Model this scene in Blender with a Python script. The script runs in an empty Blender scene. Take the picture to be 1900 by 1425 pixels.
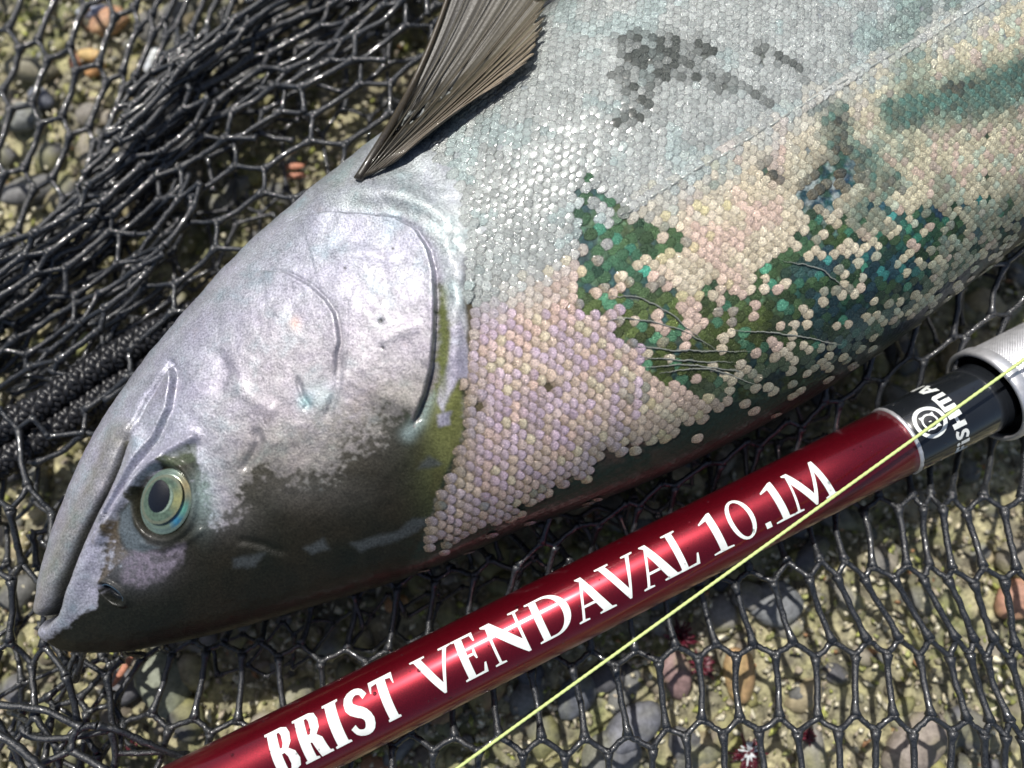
import bpy, bmesh, math, random
import numpy as np
from mathutils import Vector, Matrix
from mathutils.geometry import tessellate_polygon

random.seed(7)
rng = np.random.default_rng(7)
S = 1.08e-4            # metres per working unit (about a tenth of a millimetre)
FPX = 1900 * 26.0 / 36.0
TILT = math.radians(10)
ct, st = math.cos(TILT), math.sin(TILT)
CAM = np.array([0.0, -FPX * st, FPX * ct])

# ------------------------------------------------------------------ camera, sky, sun, exposure
scene = bpy.context.scene
col = scene.collection
cd = bpy.data.cameras.new("camera")
cam = bpy.data.objects.new("camera", cd)
col.objects.link(cam)
cam.location = Vector(CAM * S)
cam.rotation_euler = (TILT, 0, 0)
cd.lens = 26.0
cd.sensor_width = 36.0
cd.clip_start = 0.005
cd.clip_end = 50.0
cd.dof.use_dof = True
cd.dof.focus_distance = (FPX - 70) * S
cd.dof.aperture_fstop = 26.0e-3 / (30 * S)
scene.camera = cam

SUN_TO = Vector((-0.26, 0.42, 0.87)).normalized()
world = bpy.data.worlds.new("World")
scene.world = world
world.use_nodes = True
wn = world.node_tree
sky = wn.nodes.new("ShaderNodeTexSky")
sky.sky_type = 'NISHITA'
sky.sun_disc = False
sky.sun_elevation = math.asin(SUN_TO.z)
sky.sun_rotation = math.atan2(SUN_TO.x, SUN_TO.y)
sky.air_density = 1.0
sky.dust_density = 2.0
wn.links.new(sky.outputs[0], wn.nodes["Background"].inputs[0])
wn.nodes["Background"].inputs[1].default_value = 0.07
sd = bpy.data.lights.new("sun", 'SUN')
sun = bpy.data.objects.new("sun", sd)
col.objects.link(sun)
sd.energy = 4.0
sd.angle = math.radians(0.5)
sd.color = (1.0, 0.96, 0.90)
sun.rotation_euler = SUN_TO.to_track_quat('Z', 'Y').to_euler()
scene.view_settings.view_transform = 'Standard'
scene.view_settings.look = 'None'
scene.view_settings.exposure = 0.2
scene.view_settings.gamma = 1.0

# ------------------------------------------------------------------ helpers
def P(px, py, z=0.0):
    """a photo point brought down to the height z"""
    px = np.asarray(px, float); py = np.asarray(py, float); z = np.asarray(z, float)
    dx, dy, dz = px - 950.0, -(py - 712.5), -FPX
    wy = dy * ct - dz * st
    wz = dy * st + dz * ct
    lam = (z - CAM[2]) / wz
    return np.stack(np.broadcast_arrays(CAM[0] + lam * dx, CAM[1] + lam * wy, z), -1)

def proj(p):
    d = p - CAM
    y = d[..., 1] * ct + d[..., 2] * st
    z = -d[..., 1] * st + d[..., 2] * ct
    return 950.0 + d[..., 0] / -z * FPX, 712.5 - y / -z * FPX

def link(o, parent=None):
    col.objects.link(o)
    if parent is not None:
        o.parent = parent
        o.matrix_parent_inverse = parent.matrix_world.inverted()
    return o

def tag(o, label=None, cat=None, group=None, kind=None):
    if label: o["label"] = label
    if cat: o["category"] = cat
    if group: o["group"] = group
    if kind: o["kind"] = kind
    return o

def empty(name, p):
    o = bpy.data.objects.new(name, None)
    o.empty_display_size = 0.005
    p = np.asarray(p, float) * S
    o.location = Vector(p)
    o.matrix_world = Matrix.Translation(Vector(p))
    col.objects.link(o)
    return o

def mesh_np(name, v, f, mat, parent=None, cols=None, attrs=None, smooth=True):
    """v (n,3) in working units, f (m,k) index array or a list of tuples"""
    me = bpy.data.meshes.new(name)
    v = np.asarray(v, float) * S
    if isinstance(f, np.ndarray):
        k = f.shape[1]
        me.vertices.add(len(v)); me.vertices.foreach_set("co", v.astype(np.float32).ravel())
        me.loops.add(f.size); me.loops.foreach_set("vertex_index", f.astype(np.int32).ravel())
        me.polygons.add(len(f))
        me.polygons.foreach_set("loop_start", np.arange(0, f.size, k, dtype=np.int32))
        me.update(calc_edges=True)
    else:
        me.from_pydata(v.tolist(), [], f)
        me.update()
    if smooth:
        me.polygons.foreach_set("use_smooth", np.ones(len(me.polygons), bool))
    if cols is not None:
        a = me.color_attributes.new("Col", 'FLOAT_COLOR', 'POINT')
        c = np.ones((len(v), 4), np.float32); c[:, :cols.shape[1]] = cols
        a.data.foreach_set("color", c.ravel())
    for n, arr in (attrs or {}).items():
        a = me.attributes.new(n, 'FLOAT', 'POINT')
        a.data.foreach_set("value", np.asarray(arr, np.float32).ravel())
    if mat is not None: me.materials.append(mat)
    me.update()
    o = bpy.data.objects.new(name, me)
    return link(o, parent)

_T = [np.random.default_rng(100 + k).random((256, 256)) for k in range(4)]
def vn(x, y, seed=0):
    t = _T[seed % 4]
    x = x + 37.3 * seed; y = y + 11.7 * seed
    xi = np.floor(x).astype(int); yi = np.floor(y).astype(int)
    u = x - xi; w = y - yi
    u = u * u * (3 - 2 * u); w = w * w * (3 - 2 * w)
    g = lambda a, b: t[(xi + a) & 255, (yi + b) & 255]
    return (g(0, 0) * (1 - u) + g(1, 0) * u) * (1 - w) + (g(0, 1) * (1 - u) + g(1, 1) * u) * w

def fbm(x, y, sc, seed=0, oct=4):
    r = 0; a = 0.5; n = 0
    for k in range(oct):
        r = r + a * vn(x / sc, y / sc, seed + k); n += a
        a *= 0.5; sc = sc * 0.5
    return r / n          # 0..1

def sstep(e0, e1, x):
    t = np.clip((x - e0) / (e1 - e0), 0, 1)
    return t * t * (3 - 2 * t)

def pdist(x, y, poly, closed=False):
    """distance, side (+ to the right of travel on the picture) and param of the closest point on a polyline"""
    pts = list(poly) + ([poly[0]] if closed else [])
    best = np.full(np.shape(x), 1e9); side = np.zeros(np.shape(x)); par = np.zeros(np.shape(x))
    n = len(pts) - 1
    for i in range(n):
        ax, ay = pts[i]; bx, by = pts[i + 1]
        vx, vy = bx - ax, by - ay
        L = vx * vx + vy * vy + 1e-9
        t = np.clip(((x - ax) * vx + (y - ay) * vy) / L, 0, 1)
        qx, qy = x - ax - t * vx, y - ay - t * vy
        d = np.hypot(qx, qy)
        m = d < best
        best = np.where(m, d, best)
        side = np.where(m, np.sign(vx * qy - vy * qx), side)
        par = np.where(m, (i + t) / n, par)
    return best, side, par

def inside(x, y, poly):
    """signed distance: positive inside the polygon"""
    d, _, _ = pdist(x, y, poly, True)
    c = np.zeros(np.shape(x), bool)
    n = len(poly)
    for i in range(n):
        ax, ay = poly[i]; bx, by = poly[(i + 1) % n]
        cond = ((ay > y) != (by > y)) & (x < (bx - ax) * (y - ay) / ((by - ay) + 1e-12) + ax)
        c ^= cond
    return np.where(c, d, -d)

def catmull(pts, n):
    pts = np.asarray(pts, float)
    P_ = np.vstack([2 * pts[0] - pts[1], pts, 2 * pts[-1] - pts[-2]])
    m = len(pts) - 1
    tt = np.linspace(0, m - 1e-9, n)
    i = np.floor(tt).astype(int); t = (tt - i)[:, None]
    a, b, c, d = P_[i], P_[i + 1], P_[i + 2], P_[i + 3]
    return 0.5 * ((2 * b) + (-a + c) * t + (2 * a - 5 * b + 4 * c - d) * t ** 2 + (-a + 3 * b - 3 * c + d) * t ** 3)

class MB:
    def __init__(self): self.v = []; self.f = []; self.c = []; self.n = 0
    def add(self, v, f, c=None):
        v = np.asarray(v, float); f = np.asarray(f, int)
        self.v.append(v); self.f.append(f + self.n); self.n += len(v)
        if c is not None: self.c.append(np.broadcast_to(np.asarray(c, float), (len(v), 3)))
    def build(self, name, mat, parent=None, smooth=True):
        v = np.vstack(self.v)
        cols = np.vstack(self.c) if self.c else None
        if len({f.shape[1] for f in self.f}) == 1:
            return mesh_np(name, v, np.vstack(self.f), mat, parent, cols, smooth=smooth)
        return mesh_np(name, v, [tuple(map(int, r)) for f in self.f for r in f], mat, parent, cols, smooth=smooth)

def tube(path, rad, sides=8, cap=True):
    path = np.asarray(path, float); n = len(path)
    rad = np.broadcast_to(np.asarray(rad, float), (n,)) if np.ndim(rad) < 2 else rad
    d = np.gradient(path, axis=0)
    d /= np.linalg.norm(d, axis=1)[:, None] + 1e-9
    ref = np.array([0, 0, 1.0]) if abs(d[:, 2]).mean() < 0.9 else np.array([1.0, 0, 0])
    a = np.cross(d, ref); a /= np.linalg.norm(a, axis=1)[:, None] + 1e-9
    b = np.cross(a, d)
    th = np.linspace(0, 2 * math.pi, sides, endpoint=False)
    ring = a[:, None, :] * np.cos(th)[None, :, None] + b[:, None, :] * np.sin(th)[None, :, None]
    v = path[:, None, :] + ring * rad[:, None, None]
    v = v.reshape(-1, 3)
    i, j = np.meshgrid(np.arange(n - 1), np.arange(sides), indexing='ij')
    j2 = (j + 1) % sides
    f = np.stack([i * sides + j, i * sides + j2, (i + 1) * sides + j2, (i + 1) * sides + j], -1).reshape(-1, 4)
    if cap:
        v = np.vstack([v, path[:1], path[-1:]])
        k = np.arange(sides); k2 = (k + 1) % sides
        A = n * sides; B_ = A + 1
        c1 = np.stack([np.full(sides, A), k2, k, k], -1)     # degenerate-free pairs are built as quads with a repeated corner
        f = f
        # caps as triangles packed two by two
        half = [(A, k2[q], k[q], k[q - 1]) for q in range(0, sides, 2)]
        o = (n - 1) * sides
        half += [(B_, o + k[q - 1], o + k[q], o + k2[q]) for q in range(0, sides, 2)]
        f = np.vstack([f, np.array(half)])
    return v, f

# ------------------------------------------------------------------ materials
def mat(name):
    m = bpy.data.materials.new(name)
    m.use_nodes = True
    nt = m.node_tree
    return m, nt, nt.nodes["Principled BSDF"]

def N(nt, kind, **kw):
    n = nt.nodes.new(kind)
    for k, v in kw.items():
        if isinstance(k, str) and hasattr(n, k): setattr(n, k, v)
        else: n.inputs[k.replace('_', ' ')].default_value = v
    return n

def pos(nt):
    return N(nt, 'ShaderNodeNewGeometry').outputs['Position']

def noise(nt, scale, detail=4, rough=0.6, vec=None, kind='ShaderNodeTexNoise'):
    n = nt.nodes.new(kind)
    n.inputs['Scale'].default_value = scale
    if 'Detail' in n.inputs: n.inputs['Detail'].default_value = detail
    if 'Roughness' in n.inputs: n.inputs['Roughness'].default_value = rough
    nt.links.new(vec if vec is not None else pos(nt), n.inputs['Vector'])
    return n

def ramp(nt, src, stops):
    r = nt.nodes.new('ShaderNodeValToRGB')
    e = r.color_ramp.elements
    while len(e) < len(stops): e.new(0.5)
    for k, (p_, c) in enumerate(stops):
        e[k].position = p_
        e[k].color = (*c, 1) if hasattr(c, '__len__') else (c, c, c, 1)
    nt.links.new(src, r.inputs[0])
    return r.outputs[0]

def mixc(nt, fac, a, b, mode='MIX'):
    n = nt.nodes.new('ShaderNodeMix'); n.data_type = 'RGBA'; n.blend_type = mode
    def put(i, x):
        if hasattr(x, 'is_linked') or hasattr(x, 'links'): nt.links.new(x, n.inputs[i])
        elif hasattr(x, '__len__'): n.inputs[i].default_value = (*x, 1)
        else: n.inputs[i].default_value = x
    put(0, fac); put(6, a); put(7, b)
    return n.outputs[2]

def math_(nt, op, a, b=None):
    n = nt.nodes.new('ShaderNodeMath'); n.operation = op
    for i, x in enumerate((a, b)):
        if x is None: continue
        if hasattr(x, 'links'): nt.links.new(x, n.inputs[i])
        else: n.inputs[i].default_value = x
    return n.outputs[0]

def attr(nt, name):
    n = nt.nodes.new('ShaderNodeAttribute'); n.attribute_name = name
    return n

def bump(nt, bs, h, strength, dist, prev=None):
    b = nt.nodes.new('ShaderNodeBump')
    b.inputs['Strength'].default_value = strength
    b.inputs['Distance'].default_value = dist
    nt.links.new(h, b.inputs['Height'])
    if prev is not None: nt.links.new(prev, b.inputs['Normal'])
    nt.links.new(b.outputs[0], bs.inputs['Normal'])
    return b.outputs[0]

U = 1.0 / S
def skin_material():
    m, nt, b = mat("fish_skin")
    c = attr(nt, "Col"); sl = attr(nt, "silver").outputs['Fac']
    grain = noise(nt, U / 3.5, 3, 0.7)
    g = ramp(nt, grain.outputs[0], [(0.30, 0.50), (0.5, 0.95), (0.72, 1.5)])
    med = noise(nt, U / 55, 4, 0.6)
    hue = ramp(nt, med.outputs[0], [(0.30, (0.90, 1.02, 1.02)), (0.46, (1.0, 1.0, 1.0)), (0.62, (1.0, 0.97, 1.03)), (0.78, (1.06, 0.98, 0.95))])
    colr = mixc(nt, 1.0, c.outputs['Color'], g, 'MULTIPLY')
    colr = mixc(nt, sl, colr, mixc(nt, 1.0, colr, hue, 'MULTIPLY'))
    nt.links.new(colr, b.inputs['Base Color'])
    nt.links.new(math_(nt, 'MULTIPLY', sl, 0.32), b.inputs['Metallic'])
    rr = math_(nt, 'ADD', math_(nt, 'MULTIPLY', grain.outputs[0], 0.22), 0.30)
    nt.links.new(rr, b.inputs['Roughness'])
    nt.links.new(math_(nt, 'ADD', math_(nt, 'MULTIPLY', sl, 0.30), 0.10), b.inputs['Coat Weight'])
    b.inputs['Coat Roughness'].default_value = 0.16
    nt.links.new(math_(nt, 'ADD', math_(nt, 'MULTIPLY', sl, 0.25), 0.12), b.inputs['Specular IOR Level'])
    b.inputs['Subsurface Weight'].default_value = 0.0
    n1 = bump(nt, b, grain.outputs[0], 0.6, 1.8 * S)
    fine = noise(nt, U / 16, 5, 0.65)
    bump(nt, b, fine.outputs[0], 0.16, 3.0 * S, n1)
    return m

def scale_material():
    m, nt, b = mat("scale_silver")
    rn = noise(nt, U / 6, 3, 0.7)
    nt.links.new(ramp(nt, rn.outputs[0], [(0.35, 0.12), (0.60, 0.42)]), b.inputs['Roughness'])
    c = attr(nt, "Col").outputs['Color']
    fa = attr(nt, "fore").outputs['Fac']
    oi = nt.nodes.new('ShaderNodeObjectInfo')
    colr = mixc(nt, 1.0, c, oi.outputs['Color'], 'MULTIPLY')
    g = noise(nt, U / 2.2, 3, 0.7)
    sp = ramp(nt, g.outputs[0], [(0.32, (0.34, 0.30, 0.24)), (0.52, (0.95, 0.92, 0.88)), (0.66, (1.6, 1.55, 1.4))])
    colr2 = mixc(nt, 1.0, colr, sp, 'MULTIPLY')
    al = math_(nt, 'MULTIPLY', attr(nt, "Col").outputs['Alpha'], oi.outputs['Alpha'])
    gold = mixc(nt, 1.0, (0.20, 0.16, 0.09), sp, 'MULTIPLY')
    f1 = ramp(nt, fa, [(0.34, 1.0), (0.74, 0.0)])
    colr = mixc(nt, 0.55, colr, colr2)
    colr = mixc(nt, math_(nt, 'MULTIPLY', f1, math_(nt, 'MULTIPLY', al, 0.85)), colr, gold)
    nt.links.new(colr, b.inputs['Base Color'])
    b.inputs['Metallic'].default_value = 0.42
    b.inputs['Coat Weight'].default_value = 0.3
    b.inputs['Coat Roughness'].default_value = 0.10
    bump(nt, b, g.outputs[0], 1.0, 1.8 * S)
    return m

def net_material():
    m, nt, b = mat("black_rubber_net")
    n = noise(nt, U / 5, 4, 0.7)
    c = ramp(nt, n.outputs[0], [(0.3, (0.010, 0.011, 0.013)), (0.7, (0.030, 0.033, 0.038))])
    nt.links.new(c, b.inputs['Base Color'])
    r = ramp(nt, n.outputs[0], [(0.35, 0.22), (0.7, 0.50)])
    nt.links.new(r, b.inputs['Roughness'])
    b.inputs['Specular IOR Level'].default_value = 0.6
    b.inputs['Coat Weight'].default_value = 0.5
    b.inputs['Coat Roughness'].default_value = 0.08
    bump(nt, b, n.outputs[0], 0.75, 2.2 * S)
    return m

def vc_material(name, rough=0.8, metal=0.0, nscale=8, nstr=0.5, bdist=2.0, coat=0.0, spec=0.5, var=(0.6, 1.3), sss=0.0):
    m, nt, b = mat(name)
    c = attr(nt, "Col").outputs['Color']
    n = noise(nt, U / nscale, 5, 0.7)
    g = ramp(nt, n.outputs[0], [(0.3, var[0]), (0.7, var[1])])
    nt.links.new(mixc(nt, 1.0, c, g, 'MULTIPLY'), b.inputs['Base Color'])
    b.inputs['Roughness'].default_value = rough
    b.inputs['Metallic'].default_value = metal
    b.inputs['Coat Weight'].default_value = coat
    b.inputs['Coat Roughness'].default_value = 0.08
    b.inputs['Specular IOR Level'].default_value = spec
    if sss: b.inputs['Transmission Weight'].default_value = 0
    if nstr: bump(nt, b, n.outputs[0], nstr, bdist * S)
    return m

def flat_material(name, color, rough=0.4, metal=0.0, coat=0.0, coat_r=0.03, flake=0.0, bstr=0.0, bscale=4):
    m, nt, b = mat(name)
    n = noise(nt, U / (1.4 if flake else bscale * 8), 3, 0.6)
    lo = tuple(x * (1 - 0.5 * flake - 0.12) for x in color); hi = tuple(min(1, x * (1 + 0.9 * flake + 0.12)) for x in color)
    nt.links.new(ramp(nt, n.outputs[0], [(0.35, lo), (0.68, hi)]), b.inputs['Base Color'])
    b.inputs['Roughness'].default_value = rough
    b.inputs['Metallic'].default_value = metal
    b.inputs['Coat Weight'].default_value = coat
    b.inputs['Coat Roughness'].default_value = coat_r
    if bstr:
        n2 = noise(nt, U / bscale, 4, 0.6)
        bump(nt, b, n2.outputs[0], bstr, 1.0 * S)
    return m

M_SKIN = skin_material()
M_SCALE = scale_material()
M_NET = net_material()
M_STONE = vc_material("wet_stone", 0.62, nscale=14, nstr=0.6, bdist=3, spec=0.5, var=(0.55, 1.4))
M_GRAIN = vc_material("sand_and_algae_grain", 0.7, nscale=16, nstr=0.9, bdist=7, var=(0.25, 1.9))
M_FIN = vc_material("fin_membrane", 0.38, nscale=5, nstr=0.4, bdist=1.2, coat=0.3, var=(0.65, 1.35))
for _m in (M_FIN,):
    _m.node_tree.nodes["Principled BSDF"].inputs["Alpha"].default_value = 0.82
M_EYE = vc_material("eye_tissue", 0.25, metal=0.25, nscale=4, nstr=0.25, bdist=0.8, coat=1.0, var=(0.75, 1.3))
M_CORD = flat_material("black_braided_fibre", (0.014, 0.014, 0.016), 0.38, bstr=0.4, bscale=3)
M_RED = flat_material("metallic_red_lacquer", (0.19, 0.004, 0.014), 0.36, metal=0.75, coat=0.9, coat_r=0.12, flake=0.35)
M_BLACK = flat_material("gloss_black_lacquer", (0.012, 0.014, 0.017), 0.25, coat=1.0, coat_r=0.04)
M_SILVER = flat_material("satin_aluminium", (0.78, 0.78, 0.80), 0.42, metal=0.7, bstr=0.1, bscale=2)
M_MATTE = flat_material("matte_black_liner", (0.006, 0.006, 0.006), 0.7)
M_WHITE = flat_material("white_print", (0.80, 0.83, 0.80), 0.45)
M_LINE = flat_material("lime_braided_line", (0.55, 0.66, 0.24), 0.5, flake=0.2, bstr=0.5, bscale=3)

# ------------------------------------------------------------------ ground
ZG = -315.0
def ground():
    n = 360
    xs = np.linspace(-3200, 3200, n); ys = np.linspace(-3000, 3600, n)
    X, Y = np.meshgrid(xs, ys, indexing='ij')
    Z = ZG + 26 * (fbm(X, Y, 210, 1) - 0.5) + 16 * (fbm(X, Y, 45, 2) - 0.5)
    a = fbm(X, Y, 90, 3)[..., None]; b = fbm(X, Y, 30, 1)[..., None]
    c = (1 - a) * np.array([0.46, 0.41, 0.27]) + a * np.array([0.34, 0.33, 0.15])
    g_ = sstep(.52, .66, fbm(X, Y, 130, 0))[..., None]; k_ = sstep(.50, .64, fbm(X, Y, 52, 2))[..., None]
    c = c * (1 - .75 * g_) + .75 * g_ * np.array([.13, .15, .05]); c = c * (1 - .7 * k_) + .7 * k_ * np.array([.13, .12, .10])
    c = np.where(b > 0.56, c * 0.6 + 0.4 * np.array([0.10, 0.08, 0.06]), c)
    i, j = np.meshgrid(np.arange(n - 1), np.arange(n - 1), indexing='ij')
    k = i * n + j
    f = np.stack([k, k + n, k + n + 1, k + 1], -1).reshape(-1, 4)
    o = mesh_np("ground", np.stack([X, Y, Z], -1).reshape(-1, 3), f, M_GRAIN, cols=c.reshape(-1, 3))
    tag(o, "wet shingle ground of sand, algae and small stones under the net", None, kind="structure")
ground()

def ico(sub):
    bm = bmesh.new(); bmesh.ops.create_icosphere(bm, subdivisions=sub, radius=1.0)
    v = np.array([x.co[:] for x in bm.verts]); f = np.array([[x.index for x in q.verts] for q in bm.faces])
    bm.free(); return v, f
ICO1, ICO2, ICO3 = ico(1), ico(2), ico(3)

def rot(ax, ay, az):
    return np.array(Matrix.Rotation(az, 3, 'Z') @ Matrix.Rotation(ay, 3, 'Y') @ Matrix.Rotation(ax, 3, 'X'))

def stone(c, r, base, k=0.18, flat=0.6, az=None, elong=1.0):
    v, f = base
    ph = rng.random(9) * 6.28
    d = 1 + k * (np.sin(v[:, 0] * 2.3 + ph[0]) * np.sin(v[:, 1] * 2.1 + ph[1]) + 0.6 * np.sin(v[:, 2] * 3.7 + ph[2]) * np.sin(v[:, 0] * 4.1 + ph[3]) + 0.4 * np.sin(v[:, 1] * 6.3 + ph[4]) * np.sin(v[:, 2] * 5.1 + ph[5]))
    w = v * d[:, None] * np.array([r * elong, r / elong, r * flat])
    A = rot(rng.uniform(-.35, .35), rng.uniform(-.35, .35), rng.uniform(0, 6.28) if az is None else az)
    return w @ A.T + c, f

def gravel():
    pal = np.array([[.17, .17, .16], [.23, .22, .20], [.12, .12, .13], [.28, .25, .20], [.20, .17, .13], [.32, .27, .17], [.09, .09, .095], [.34, .19, .11], [.26, .25, .10]])
    mb = MB()
    for q in range(2500):
        x, y = rng.uniform(-1500, 1500), rng.uniform(-1250, 1750)
        r = 10 + 38 * rng.random() ** 2.2
        c = pal[rng.choice(9, p=[.20, .14, .12, .14, .13, .12, .06, .03, .06])] * rng.uniform(0.75, 1.25)
        z = ZG + 26 * (fbm(np.array([x]), np.array([y]), 210, 1)[0] - .5) + r * rng.uniform(-.1, .35)
        v, f = stone(np.array([x, y, z]), r, ICO2 if r > 22 else ICO1, elong=rng.uniform(1, 1.4))
        moss = sstep(0.45, 0.7, fbm(v[:, 0], v[:, 1], 60, 2))[:, None] * 0.7
        mb.add(v, f, c * (1 - moss) + moss * np.array([0.27, 0.26, 0.09]))
    o = mb.build("gravel", M_STONE)
    tag(o, "mixed grey, brown and mossy gravel seen through the net", "gravel", kind="stuff")
    mb = MB()
    pal = np.array([[.66, .61, .45], [.48, .43, .30], [.30, .31, .12], [.14, .12, .08], [.42, .36, .27], [.74, .70, .54], [.38, .40, .11], [.44, .24, .12]])
    for q in range(26000):
        x, y = rng.uniform(-1400, 1400), rng.uniform(-1150, 1500)
        cl = fbm(np.array([x]), np.array([y]), 70, 0)[0]
        if cl < 0.40 and rng.random() < 0.6: continue
        r = rng.uniform(3.0, 10.0)
        z = ZG + 26 * (fbm(np.array([x]), np.array([y]), 210, 1)[0] - .5) + rng.uniform(2, 24)
        c = pal[rng.choice(8, p=[.24, .24, .11, .08, .14, .08, .09, .02])] * rng.uniform(.7, 1.25)
        v, f = stone(np.array([x, y, z]), r, OCT, k=0.3, flat=0.8, elong=rng.uniform(1, 1.7))
        mb.add(v, f, c)
    o = mb.build("sand_grains", M_GRAIN, smooth=False)
    tag(o, "yellowish sand grains and algae crumbs between the stones", "sand", kind="stuff")
OCT = (np.array([[1, 0, 0], [-1, 0, 0], [0, 1, 0], [0, -1, 0], [0, 0, 1], [0, 0, -1.0]]),
       np.array([[0, 2, 4], [2, 1, 4], [1, 3, 4], [3, 0, 4], [2, 0, 5], [1, 2, 5], [3, 1, 5], [0, 3, 5]]))
gravel()

def pebble(px, py, r, colr, label, elong=1.0, az=0.0, flat=0.55, name="pebble", cat="pebble", zo=22, moss=0.25):
    c = P(px, py, ZG + zo)
    v, f = stone(np.array([0, 0, 0.0]), r, ICO3, k=0.10, flat=flat, az=az, elong=elong)
    base = np.array(colr)
    mk = sstep(0.5, 0.75, fbm(v[:, 0] + c[0], v[:, 1] + c[1], 40, 1))[:, None] * moss
    cols = base * (0.85 + 0.3 * fbm(v[:, 0] + c[0], v[:, 1] + c[1], 12, 2))[:, None] * (1 - mk) + mk * np.array([0.30, 0.29, 0.08])
    o = mesh_np(name, v, f, M_STONE, cols=cols)
    o.location = Vector(c * S)
    tag(o, label, cat)
    return o
for a in [
    (203, 40, 42, (.48, .27, .16), "large pale orange pebble near the top left corner", 1.15, 0.5),
    (140, 112, 20, (.46, .20, .13), "small reddish pebble left of two orange pebbles", 1.3, 1.3),
    (168, 103, 24, (.62, .42, .18), "yellow orange pebble above the deep orange pebble", 1.5, -0.1),
    (176, 129, 21, (.62, .33, .14), "deep orange pebble below the yellow one at upper left", 1.5, 0.3),
    (285, 112, 27, (.72, .76, .80), "glossy white pebble beside the folded net", 1.35, 0.9),
    (500, 66, 19, (.30, .72, .66), "turquoise glass pebble under the bunched net", 1.1, 0.4),
    (42, 218, 44, (.22, .23, .22), "round grey pebble at the left edge among the wide meshes", 1.1, 0.1),
    (75, 180, 32, (.13, .14, .17), "dark blue grey pebble above the round grey pebble", 1.3, -0.6),
    (58, 352, 50, (.17, .17, .17), "large dark grey mossy stone by the left edge", 1.25, 0.6),
    (276, 50, 38, (.16, .155, .14), "dark brown grey pebble right of the orange pebble", 1.1, 0.9),
    (165, 212, 30, (.24, .22, .19), "pale brown pebble in a mesh of the wide net", 1.1, 0.2),
    (275, 305, 20, (.48, .25, .13), "small orange pebble below the net fold", 1.2, 0.8),
    (183, 22, 30, (.50, .54, .66), "pale blue grey pebble behind the large orange pebble", 1.6, 0.3),
    (60, 130, 44, (.26, .24, .17), "flat olive stone across two meshes at upper left", 1.5, 0.1),
    (230, 475, 26, (.50, .40, .22), "tan pebble seen through the bunched net beside the cord", 1.4, 1.0),
    (125, 735, 26, (.55, .46, .30), "cream pebble in the gap above the braided cord", 1.3, 0.8),
    (152, 640, 24, (.48, .50, .22), "yellow green pebble between bunched net and cord", 1.4, 0.9),
    (62, 955, 16, (.72, .62, .38), "small bright cream pebble left of the jaw", 1.3, 0.3),
    (1135, 1405, 60, (.15, .155, .17), "large slate grey stone below the fishing line", 1.2, 0.4),
    (1070, 1290, 44, (.12, .13, .155), "dark blue grey stone beneath the rod and line", 1.2, 1.0),
    (1175, 1350, 56, (.16, .165, .19), "broad slate stone right of the fishing line", 1.4, 0.7),
    (1390, 1105, 34, (.26, .25, .23), "round light brown stone in the lower right meshes", 1.1, 0.4),
    (1372, 1250, 46, (.42, .27, .14), "rusty orange brown stone under the lower right meshes", 0.75, 0.1),
    (1700, 1380, 66, (.27, .23, .20), "broad pinkish brown stone at the bottom right", 1.3, 0.6),
    (1255, 1250, 42, (.26, .17, .16), "reddish grey stone beside the dark red seaweed", 0.8, 0.2),
    (1890, 1110, 44, (.44, .24, .17), "salmon pink stone at the right edge", 1.2, 0.7),
    (1440, 1120, 52, (.20, .21, .22), "grey stone behind the leaning strands at right", 1.1, 0.1),
    (545, 1100, 40, (.20, .21, .21), "grey stone in the shadow between head and rod", 1.2, 0.3),
    (735, 1120, 22, (.46, .24, .11), "small orange stone in the shadow above the rod", 1.2, 0.5),
    (305, 1270, 60, (.24, .26, .20), "pale grey green stone below the snout", 0.8, 0.7),
]:
    pebble(*a)

def sliver(px, py, w, h, ang, label):
    c = P(px, py, ZG + 60)
    v, f = ICO2
    w_ = v * np.array([w, h, 4])
    A = rot(0.2, 0.1, ang)
    o = mesh_np("shell_fragment", w_ @ A.T, f, M_STONE, cols=np.tile(np.array([[0.55, 0.24, 0.15]]), (len(v), 1)))
    o.location = Vector(c * S); tag(o, label, "shell fragment")
sliver(545, 309, 26, 8, 0.15, "upper orange shell sliver under the net near the fin")
sliver(548, 326, 26, 7, 0.05, "lower orange shell sliver under the net near the fin")
sliver(230, 1240, 42, 7, 1.1, "long rust coloured sliver in the shadow under the snout")

def tuft(px, py, r, label, white=False):
    c = P(px, py, ZG + 26)
    root = empty("seaweed_tuft", c)
    mb = MB()
    for q in range(70):
        az = rng.uniform(0, 6.28); el = rng.uniform(0.1, 1.3)
        d = np.array([math.cos(az) * math.cos(el), math.sin(az) * math.cos(el), math.sin(el)])
        L = r * rng.uniform(.6, 1.1)
        k = np.linspace(0, 1, 5)[:, None]
        path = c + d * L * k + np.array([0, 0, -0.25 * L]) * k ** 2 + rng.normal(0, 1.2, (5, 3)) * k
        v, f = tube(path, 4.2 * (1 - 0.75 * k[:, 0]) + .6, 6)
        cc = np.array([.085, .008, .018]) * rng.uniform(.4, 2.0)
        mb.add(v, f, cc)
    mb.build("frond", M_FIN, root)["kind"] = "stuff"
    tag(root, label, "seaweed")
    if white:
        mb = MB()
        for q in range(26):
            az = rng.uniform(0, 6.28); L = rng.uniform(10, 26)
            d = np.array([math.cos(az), math.sin(az), rng.uniform(.2, .8)])
            k = np.linspace(0, 1, 4)[:, None]
            v, f = tube(c + np.array([2, 10, 14]) + d * L * k, 3.6 - 2 * k[:, 0], 6)
            mb.add(v, f, (.7, .74, .76))
        mb.build("pale_tip", M_FIN, root)["kind"] = "stuff"
tuft(1262, 1182, 40, "dark red seaweed tuft just below the fishing line")
tuft(1300, 1235, 34, "dark red seaweed tuft curled over the reddish grey stone")
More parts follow.
